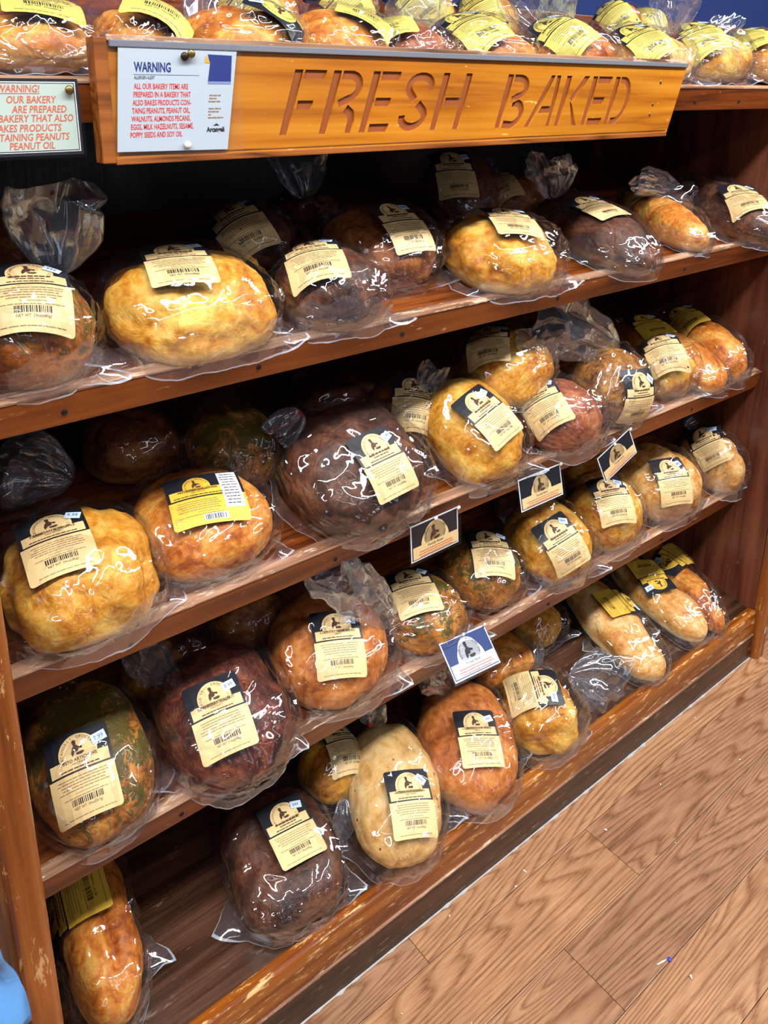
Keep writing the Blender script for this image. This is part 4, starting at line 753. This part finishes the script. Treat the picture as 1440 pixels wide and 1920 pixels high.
def skirt(L, W, H, n, front, seed, cl, cr):
    """sealed bottom end of the bag: a thin fin that hugs the loaf's front and ends in two loose corners"""
    f = Vector(front).normalized(); a0 = math.atan2(f.y, f.x)
    NA, NR = 64, 10; V = []; F = []
    rr = random.Random(seed); k1, k2, z0 = rr.uniform(0, 6), rr.uniform(0, 6), rr.uniform(.30, .58)
    tl, tr = rr.uniform(.60, .80), rr.uniform(.60, .80)
    for i in range(NA+1):
        t = -1+2*i/NA; an = a0+t*math.radians(92)
        dx, dy = math.cos(an), math.sin(an)
        nn = n+.12; rad = ((abs(dx)/((L+.018)/2))**nn+(abs(dy)/((W+.018)/2))**nn)**(-1/nn)
        tc = tl if t < 0 else tr
        cor = (cl if t < 0 else cr)*max(0.0, 1-abs(abs(t)-tc)/.20)**1.25      # straight-sided corner
        ext = .0018+.0012*math.sin(t*9+k1)+cor
        zt = H*(z0+.16*math.sin(t*3.2+k2)+.05*math.sin(t*17+k1)); zt *= 1-.55*max(0, abs(t)-.5)/.5
        zo = .003+.005*abs(math.sin(t*4+k2))+.30*cor
        hc = .36*(H+.009); zk = min(zt, hc*.55)
        for j in range(NR+1):
            q = j/(NR-1)*.955 if j < NR else 1.0
            if q < .6:                                    # lies on the bag, from zt down to zk
                z = zt+(zk-zt)*q/.6; k = max(0.0, (z-hc)/(H+.011-hc)) if z > hc else max(0.0, (hc-z)/(hc*1.2))
                r = rad*(1-min(.98, k)**nn)**(1/nn)+.001
            else:
                p = (q-.6)/.4; k0 = (hc-zk)/(hc*1.2)
                r = rad*(1-k0**nn)**(1/nn)+.001+ext*p; z = zk*(1-p)+zo*p
            V.append((dx*r, dy*r, z))
    for i in range(NA):
        for j in range(NR):
            a = i*(NR+1)+j; F.append((a, a+NR+1, a+NR+2, a+1))
    V = np.array(V); V = V+.0042*np.stack([lnoise(V, 42, seed+k) for k in range(3)], 1)+.0018*np.stack([lnoise(V, 110, seed+20+k) for k in range(3)], 1); V[:, 2] = np.maximum(V[:, 2], .0012)
    return V, F, [1 if (k % NR) == NR-1 else 0 for k in range(NA*NR)]
def tail_mesh(length, spread, seed):
    """gathered neck opening into a crumpled flared end, along +Z"""
    NU, NV = 30, 72; V = []; rr = random.Random(seed)
    ph = rr.uniform(0, 6)
    for i in range(NU+1):
        u = i/NU
        R = .005+spread*(u**.62)*(1-.30*u**3)
        for j in range(NV):
            a = 2*math.pi*j/NV
            pl = 1+.26*math.sin(5*a+ph+1.6*u)*(1-.5*u)+.15*math.sin(11*a+ph*2-2*u)*(1-.5*u)
            V.append((R*pl*math.cos(a), R*.50*pl*math.sin(a), length*u*(1+.12*math.sin(2*a+ph)*u)))
    V = np.array(V)
    n = np.stack([lnoise(V, 24, seed+k) for k in range(3)], 1); n2 = np.stack([lnoise(V, 60, seed+5+k) for k in range(3)], 1)
    u = np.clip(V[:, 2]/length, 0, 1)[:, None]
    V = V+(.020*n+.006*n2)*u*min(1.0, spread/.05)
    F = [(i*NV+j, i*NV+(j+1) % NV, (i+1)*NV+(j+1) % NV, (i+1)*NV+j) for i in range(NU) for j in range(NV)]
    return V, F

_label_cache = {}
GU, GV = 8, 10
def label_design(kind, name, price, seed):
    key = (kind, name, price)
    if key in _label_cache: return _label_cache[key]
    paper = {'c': M['label_cream'], 'y': M['label_gold'], 'Y': M['label_yellow_lit'], 'n': M['label_gold']}[kind]
    w, h = (.106, .090) if kind == 'n' else (.082, .110)
    P = Print(); L1, L2 = .0003, .0006
    r = .005
    corners = []
    for cx, cy, a0 in ((w/2-r, h/2-r, 0), (-w/2+r, h/2-r, 90), (-w/2+r, -h/2+r, 180), (w/2-r, -h/2+r, 270)):
        corners += [(cx+r*math.cos(math.radians(a0+30*i)), cy+r*math.sin(math.radians(a0+30*i))) for i in range(4)]
    P.poly(corners, M['label_black'], 0)
    top = h/2; yb = top-h*.365                      # band under the emblem
    ex = 0 if kind != 'n' else -w*.10; er = .0245 if kind != 'n' else .019
    disc(P, ex, yb+er*.42, er, paper, L1, -28, 208)
    P.rect(-w/2+.004, yb-.0115, w/2-.004 if kind != 'n' else w*.22, yb+.0045, paper, L1)
    y2 = yb-.0140
    P.poly([(-w/2, y2), (w/2, y2)]+corners[12:16][::-1][::-1][::-1]+corners[8:12][::-1], paper, L1)
    baker(P, ex, yb+er*.62, er*.56, M['ink_brown'], L2)
    arc_text(P, 'ARCANGELI GROCERY CO', ex, yb+er*.42, er*.76, er*.20, 200, -20, M['ink_brown'], L2)
    if name:
        P.text(name, ex, yb-.0002, .0058 if len(name) < 19 else .0050, M['ink_brown'], L2, .92, 'CENTER', 0, .00012)
        P.text('HALF BAKED' if 'FARM' not in name else 'BREAD', ex, yb-.0042, .0036, M['ink_brown'], L2, .95, 'CENTER')
    else:
        word_lines(P, ex-w*.32, ex+w*.32, yb+.0012, 1, .004, .0028, M['ink_brown'], L2, seed)
        word_lines(P, ex-w*.20, ex+w*.20, yb-.0036, 1, .004, .0018, M['ink_brown'], L2, seed+1)
    word_lines(P, ex-w*.36, ex+w*.36, yb-.0085, 1, .004, .0016, M['ink_brown'], L2, seed+2)
    bx0, bx1 = (-w*.40, w*.40) if kind != 'n' else (-w*.42, w*.16)
    word_lines(P, bx0, bx1, y2-.0055, 5, .0036, .0011, M['ink_grey'], L2, seed+3)
    P.rect(bx0*.4, y2-.0245, bx1*.5, y2-.0239, M['ink_grey'], L2)
    word_lines(P, bx0, bx1, y2-.0280, 1, .003, .0010, M['ink_grey'], L2, seed+4)
    rr = random.Random(seed+9); x = -.019; yc = y2-.0375
    if kind == 'n':
        P.rect(-.012, yc-.0005, .022, yc+.0085, M['label_white'], L2*.8); x = -.010
    while x < .019:
        bw = rr.choice([.0006, .0010, .0015]); P.rect(x, yc, x+bw, yc+.0075, M['ink_black'], L2); x += bw+rr.choice([.0006, .0009, .0013])
    if kind != 'n':
        P.text('NET WT. 20oz(567g)' if 'PESTO' in name else 'NET WT. 24oz(680g)', 0, yc-.0048, .0044, M['ink_black'], L2, .9, 'CENTER')
        word_lines(P, -w*.42, w*.42, -h/2+.0055, 1, .003, .0009, M['ink_grey'], L2, seed+6)
    else:
        P.rect(w*.20, -h/2+.020, w/2-.004, h/2-.003, M['label_white'], L1*1.4)
        word_lines(P, w*.22, w/2-.006, h/2-.008, 11, .0056, .0016, M['ink_black'], L2, seed+7)
    # cut along a grid so the print can follow the curved bag
    bm = bmesh.new()
    bv = [bm.verts.new(v) for v in P.v]
    for f, m in zip(P.f, P.m):
        try: fc = bm.faces.new([bv[i] for i in f]); fc.material_index = m
        except ValueError: pass
    for i in range(1, GU): bmesh.ops.bisect_plane(bm, geom=bm.verts[:]+bm.edges[:]+bm.faces[:], plane_co=(-w/2+w*i/GU, 0, 0), plane_no=(1, 0, 0))
    for i in range(1, GV): bmesh.ops.bisect_plane(bm, geom=bm.verts[:]+bm.edges[:]+bm.faces[:], plane_co=(0, -h/2+h*i/GV, 0), plane_no=(0, 1, 0))
    bm.verts.index_update()
    V = np.array([v.co[:] for v in bm.verts]); F = []; MI = []
    for f in bm.faces:
        vs_ = [v.index for v in f.verts]
        if f.normal.z < 0: vs_ = vs_[::-1]
        F.append(vs_); MI.append(f.material_index)
    bm.free()
    _label_cache[key] = (w, h, V, F, MI, P.mats); return _label_cache[key]
def wrap_grid(c, nrm, dnv, w, h, dims, off=.0085, margin=0.0):
    L, W, H, n = dims; L, W, H = L+2*off, W+2*off, H+off
    c, nrm, dnv = map(np.array, (c, nrm, dnv)); nrm = nrm/np.linalg.norm(nrm)
    up = -dnv; up = up-nrm*(up@nrm); up /= np.linalg.norm(up); right = np.cross(up, nrm)
    us = np.linspace(-w/2, w/2, GU+1); vs_ = np.linspace(-h/2, h/2, GV+1)
    A, B = np.meshgrid(us, vs_, indexing='ij'); base = c+A[..., None]*right+B[..., None]*up
    ks = np.linspace(.05, -.05, 260)
    pts = base[:, :, None, :]+ks[None, None, :, None]*nrm
    ins = inside(pts, L, W, H, n) < 1
    hit = ins.any(2); ki = np.argmax(ins, 2); dep = np.where(hit, ks[ki], -.05)
    dep = np.maximum(dep, -.042)
    for _ in range(2):                                 # paper resists sharp bends
        p = np.pad(dep, 1, mode='edge'); sm = (p[:-2, 1:-1]+p[2:, 1:-1]+p[1:-1, :-2]+p[1:-1, 2:]+2*p[1:-1, 1:-1])/6; dep = np.maximum(dep*.6+sm*.4, dep-0.0)
    dep = dep+.0014
    G = base+dep[..., None]*nrm
    gu = np.gradient(G, axis=0); gv = np.gradient(G, axis=1); nn = np.cross(gu, gv); nn /= np.linalg.norm(nn, axis=2)[..., None]
    return G, nn
def map_grid(G, nn, w, h, V):
    fu = np.clip((V[:, 0]+w/2)/w*GU, 0, GU-1e-6); fv = np.clip((V[:, 1]+h/2)/h*GV, 0, GV-1e-6)
    i = fu.astype(int); j = fv.astype(int); a = (fu-i)[:, None]; b = (fv-j)[:, None]
    mixg = lambda X: X[i, j]*(1-a)*(1-b)+X[i+1, j]*a*(1-b)+X[i, j+1]*(1-a)*b+X[i+1, j+1]*a*b
    return mixg(G)+mixg(nn)*V[:, 2:3]

SHELF_NAMES = {0: 'open top shelf', 1: 'first covered shelf', 2: 'second covered shelf', 3: 'third covered shelf', 4: 'bottom shelf'}
PRICES = {'d1': '7.99', 'd2': '8.49', 'e2': '', 'c3': '6.99', 'c1': '9.99'}
FAR = set('b1 b2 b3 b4 b5 b6 c12 c14 c15 d10 d11 d12 d13 e6 e7 e8 t11 t12 t13 t14 t15 t16'.split())
for li, (key, t, x, s, hgt, yaw, lean, L, W, H, n, cr, feat, lab, tail, desc) in enumerate(LOAVES):
    seed = 31+li*17
    yw = math.radians(yaw)
    Ux = Vector((0, UY, UZ)); Nx = Vector((0, NY, NZ)); X = Vector((1, 0, 0))
    a = X*math.cos(yw)+Ux*math.sin(yw); b = -X*math.sin(yw)+Ux*math.cos(yw)
    R3 = Matrix((a, b, Nx)).transposed()
    R3 = Matrix.Rotation(math.radians(lean), 3, 'X') @ R3
    y_, z_ = sh(t, s, hgt+.0006)
    root = empty('bagged_loaf', (x, y_, z_), R3)
    tag(root, desc, 'bread', 'bagged loaves on the '+SHELF_NAMES[t])
    inv = root.matrix_world.inverted()
    P, F = bread_mesh(L, W, H, n, feat, seed)
    mesh_obj('bread', P, F, CR[cr], root, True)
    backdir = R3.transposed() @ Vector((0.15*math.sin(seed), 1.0, 0.35))
    if tail: backdir = (inv @ Vector(tail[0])) - Vector((0, 0, H*.45))
    P, F = bag_mesh(L, W, H, n, seed, backdir, key in FAR)
    bag = mesh_obj('plastic_bag', P, F, M['bag'], root, True)
    front = R3.transposed() @ Vector((-0.25, -1.0, 0))
    if key[0] not in 'b' and key not in ('c12', 'c15', 'c14', 'd10', 'd11', 'd12', 'd13', 't14', 't15', 't16'):
        rr = random.Random(seed)
        V, F, mi = skirt(L, W, H, n, front, seed, rr.choice([.014, .030, .044]), rr.choice([.026, .040, .052]))
        mesh_obj('bag_end', V, F, [M['bag_loose'], M['bag_seam']], bag, True, mi)
    if tail:
        p0, p1, sp = Vector(tail[0]), Vector(tail[1]), tail[2]
        q0, q1 = inv @ p0, inv @ p1; d = (q1-q0); ln = max(d.length, .05)*1.02
        V, F = tail_mesh(ln, sp, seed)
        zq = d.normalized(); view = (inv.to_3x3() @ (CAM_POS-p0)).normalized()
        xq = zq.cross(view).normalized(); yq = zq.cross(xq)
        Mx = Matrix((xq, yq, zq)).transposed()
        V = np.array([(Mx @ Vector(v)+q0)[:] for v in V])
        mesh_obj('bag_tail', V, F, M['bag_tail'], bag, True)
        bm = bmesh.new(); bmesh.ops.create_uvsphere(bm, u_segments=12, v_segments=6, radius=.0075)
        for v in bm.verts: v.co.z *= .30
        bmesh.ops.transform(bm, matrix=Matrix.Translation(q0+zq*.004) @ Mx.to_4x4(), verts=bm.verts)
        if key in ('c3', 'e3', 'c11', 't12', 'c4'): bm_obj('twist_tie', bm, M['tie'], bag, True)
        else: bm.free()
    if lab:
        kind, name, c, nv, dv = lab
        if key in ('c2', 'a7'): kind = 'n'
        w, h, V, F, MI, mats = label_design(kind, name, '', 100+len(_label_cache)*13)
        G, nn = wrap_grid(c, nv, dv, w, h, (L, W, H, n))
        lo = mesh_obj('label', map_grid(G, nn, w, h, V), F, mats, root, False, MI)
        if kind != 'n':
            rr = random.Random(seed+3); u0 = rr.choice([.026, .028, .024]) ; v0 = h/2-.020; an = rr.uniform(-.9, .5)
            PS = Print(); q = [(-.0095, -.0065), (.0095, -.0065), (.0095, .0065), (-.0095, .0065)]
            sub_ = [((-.0095+.019*i/3), (-.0065+.013*j/2)) for i in range(4) for j in range(3)]
            rot = lambda p: (min(u0+p[0]*math.cos(an)-p[1]*math.sin(an), w/2), min(v0+p[0]*math.sin(an)+p[1]*math.cos(an), h/2))
            PS.add([rot(p) for p in sub_], [(i*3+j, (i+1)*3+j, (i+1)*3+j+1, i*3+j+1) for i in range(3) for j in range(2)], M['sticker'], .0012)
            pr = PRICES.get(key)
            if pr:
                tv, tf = text2d(pr, .0085, .9, 0, 'CENTER'); PS.add([rot((p[0], p[1]-.003)) for p in tv], tf, M['ink_fade'], .0018)
            else:
                for i in range(3): PS.add([rot(p) for p in ((-.005+.0035*i, -.002), (-.003+.0035*i, -.002), (-.003+.0035*i, .002), (-.005+.0035*i, .002))], [(0, 1, 2, 3)], M['ink_fade'], .0018)
            mesh_obj('price_sticker', map_grid(G, nn, w, h, np.array(PS.v)), PS.f, PS.mats, lo, False, PS.m)

# ------------------------------------------------------------------ left neighbour: blue bag over a wooden crate
crate = empty('wooden_crate', (0.03, 0.70, 0.0)); tag(crate, 'dark wooden crate beside the left post at the picture corner', 'crate')
for z0 in (0.04, 0.16, 0.28):
    child(bm_obj('slat', box(-0.12, 0.094, 0.752, 0.764, z0, z0+0.10, .001), M['kick']), crate)
child(bm_obj('corner_post', box(0.066, 0.090, 0.7645, 0.771, 0.0, 0.385, .001), M['kick']), crate)
child(bm_obj('corner_post', box(-0.12, -0.096, 0.7645, 0.771, 0.0, 0.385, .001), M['kick']), crate)
child(bm_obj('top_rail', box(-0.12, 0.096, 0.748, 0.771, 0.3855, 0.402, .001), M['shelf']), crate)
V = []; F = []; NX, NZ_ = 18, 24
for i in range(NX+1):
    for j in range(NZ_+1):
        u, v = i/NX, j/NZ_
        xr_ = 0.1035-0.034*v**1.3 + .003*math.sin(v*9)
        xx = -0.11+u*(xr_+0.11); zz = 0.424+0.20*v-0.010*(1-u)*(1-v)
        V.append((xx, 0.757-.006*math.sin(u*16+v*7)-.004*abs(math.sin(u*23-v*9))-.004*math.sin(v*8+u*2), zz))
for i in range(NX):
    for j in range(NZ_): a0 = i*(NZ_+1)+j; F.append((a0, a0+NZ_+1, a0+NZ_+2, a0+1))
bb = mesh_obj('blue_bag', V, F, M['blue_film'], None, True)
md = bb.modifiers.new('thickness', 'SOLIDIFY'); md.thickness = 0.004
tag(bb, 'light blue plastic bag resting on the crate left of the post', 'bag')

# ------------------------------------------------------------------ crumbs on the floor
CRUMBS = ['thin white scrap on the floor beside a blue speck', 'small pale crumb on the floor just right of the blue speck', 'pale crumb on floor right beside the plank end joint nearest the rack middle',
 'leftmost pale crumb on floor close to the kick board', 'pale crumb on floor below the orange farm loaf, farther right of two', 'pale crumb on floor below the orange farm loaf, farther left of two',
 'pale crumb on floor by the kick board near the right post', 'pale crumb on floor at the right picture edge below the right post', 'pale crumb on floor between the right post and the plank joint',
 'tiny crumb on floor at lower left beside the rack foot', 'tiny crumb on floor just left of the shortest plank joint', 'tiny crumb on floor in middle of the long plank right of the joint']
for i, (cx, cy, sz) in enumerate([(1.023, .484, .009), (1.042, .439, .005), (1.163, .704, .005), (.791, .770, .003), (.966, .745, .004), (.929, .735, .003), (1.586, .760, .003), (1.551, .628, .003), (1.35, .70, .003), (.62, .70, .002), (.70, .62, .002), (1.25, .60, .002)]):
    bm = bmesh.new(); bmesh.ops.create_icosphere(bm, subdivisions=1, radius=sz)
    for v in bm.verts: v.co *= 1+.3*math.sin(v.co.x*900+i); v.co.y *= .4 if i else .16; v.co.z = v.co.z*(.35 if i else .14); v.co.x *= 1 if i else 1.3
    zmin = min(v.co.z for v in bm.verts)
    bmesh.ops.rotate(bm, verts=bm.verts, matrix=Matrix.Rotation(i*1.3-.25, 3, 'Z'))
    bmesh.ops.translate(bm, verts=bm.verts, vec=(cx, cy, -zmin))
    tag(bm_obj('crumb', bm, M['crumb']), CRUMBS[i], 'crumb', 'crumbs on the floor')
bm = bmesh.new(); bmesh.ops.create_icosphere(bm, subdivisions=2, radius=.004)
for v in bm.verts: v.co.z *= .5
bmesh.ops.translate(bm, verts=bm.verts, vec=(1.039, .478, .002))
tag(bm_obj('blue_speck', bm, M['blue_dot']), 'small blue speck of litter beside the white scrap on floor', 'litter')
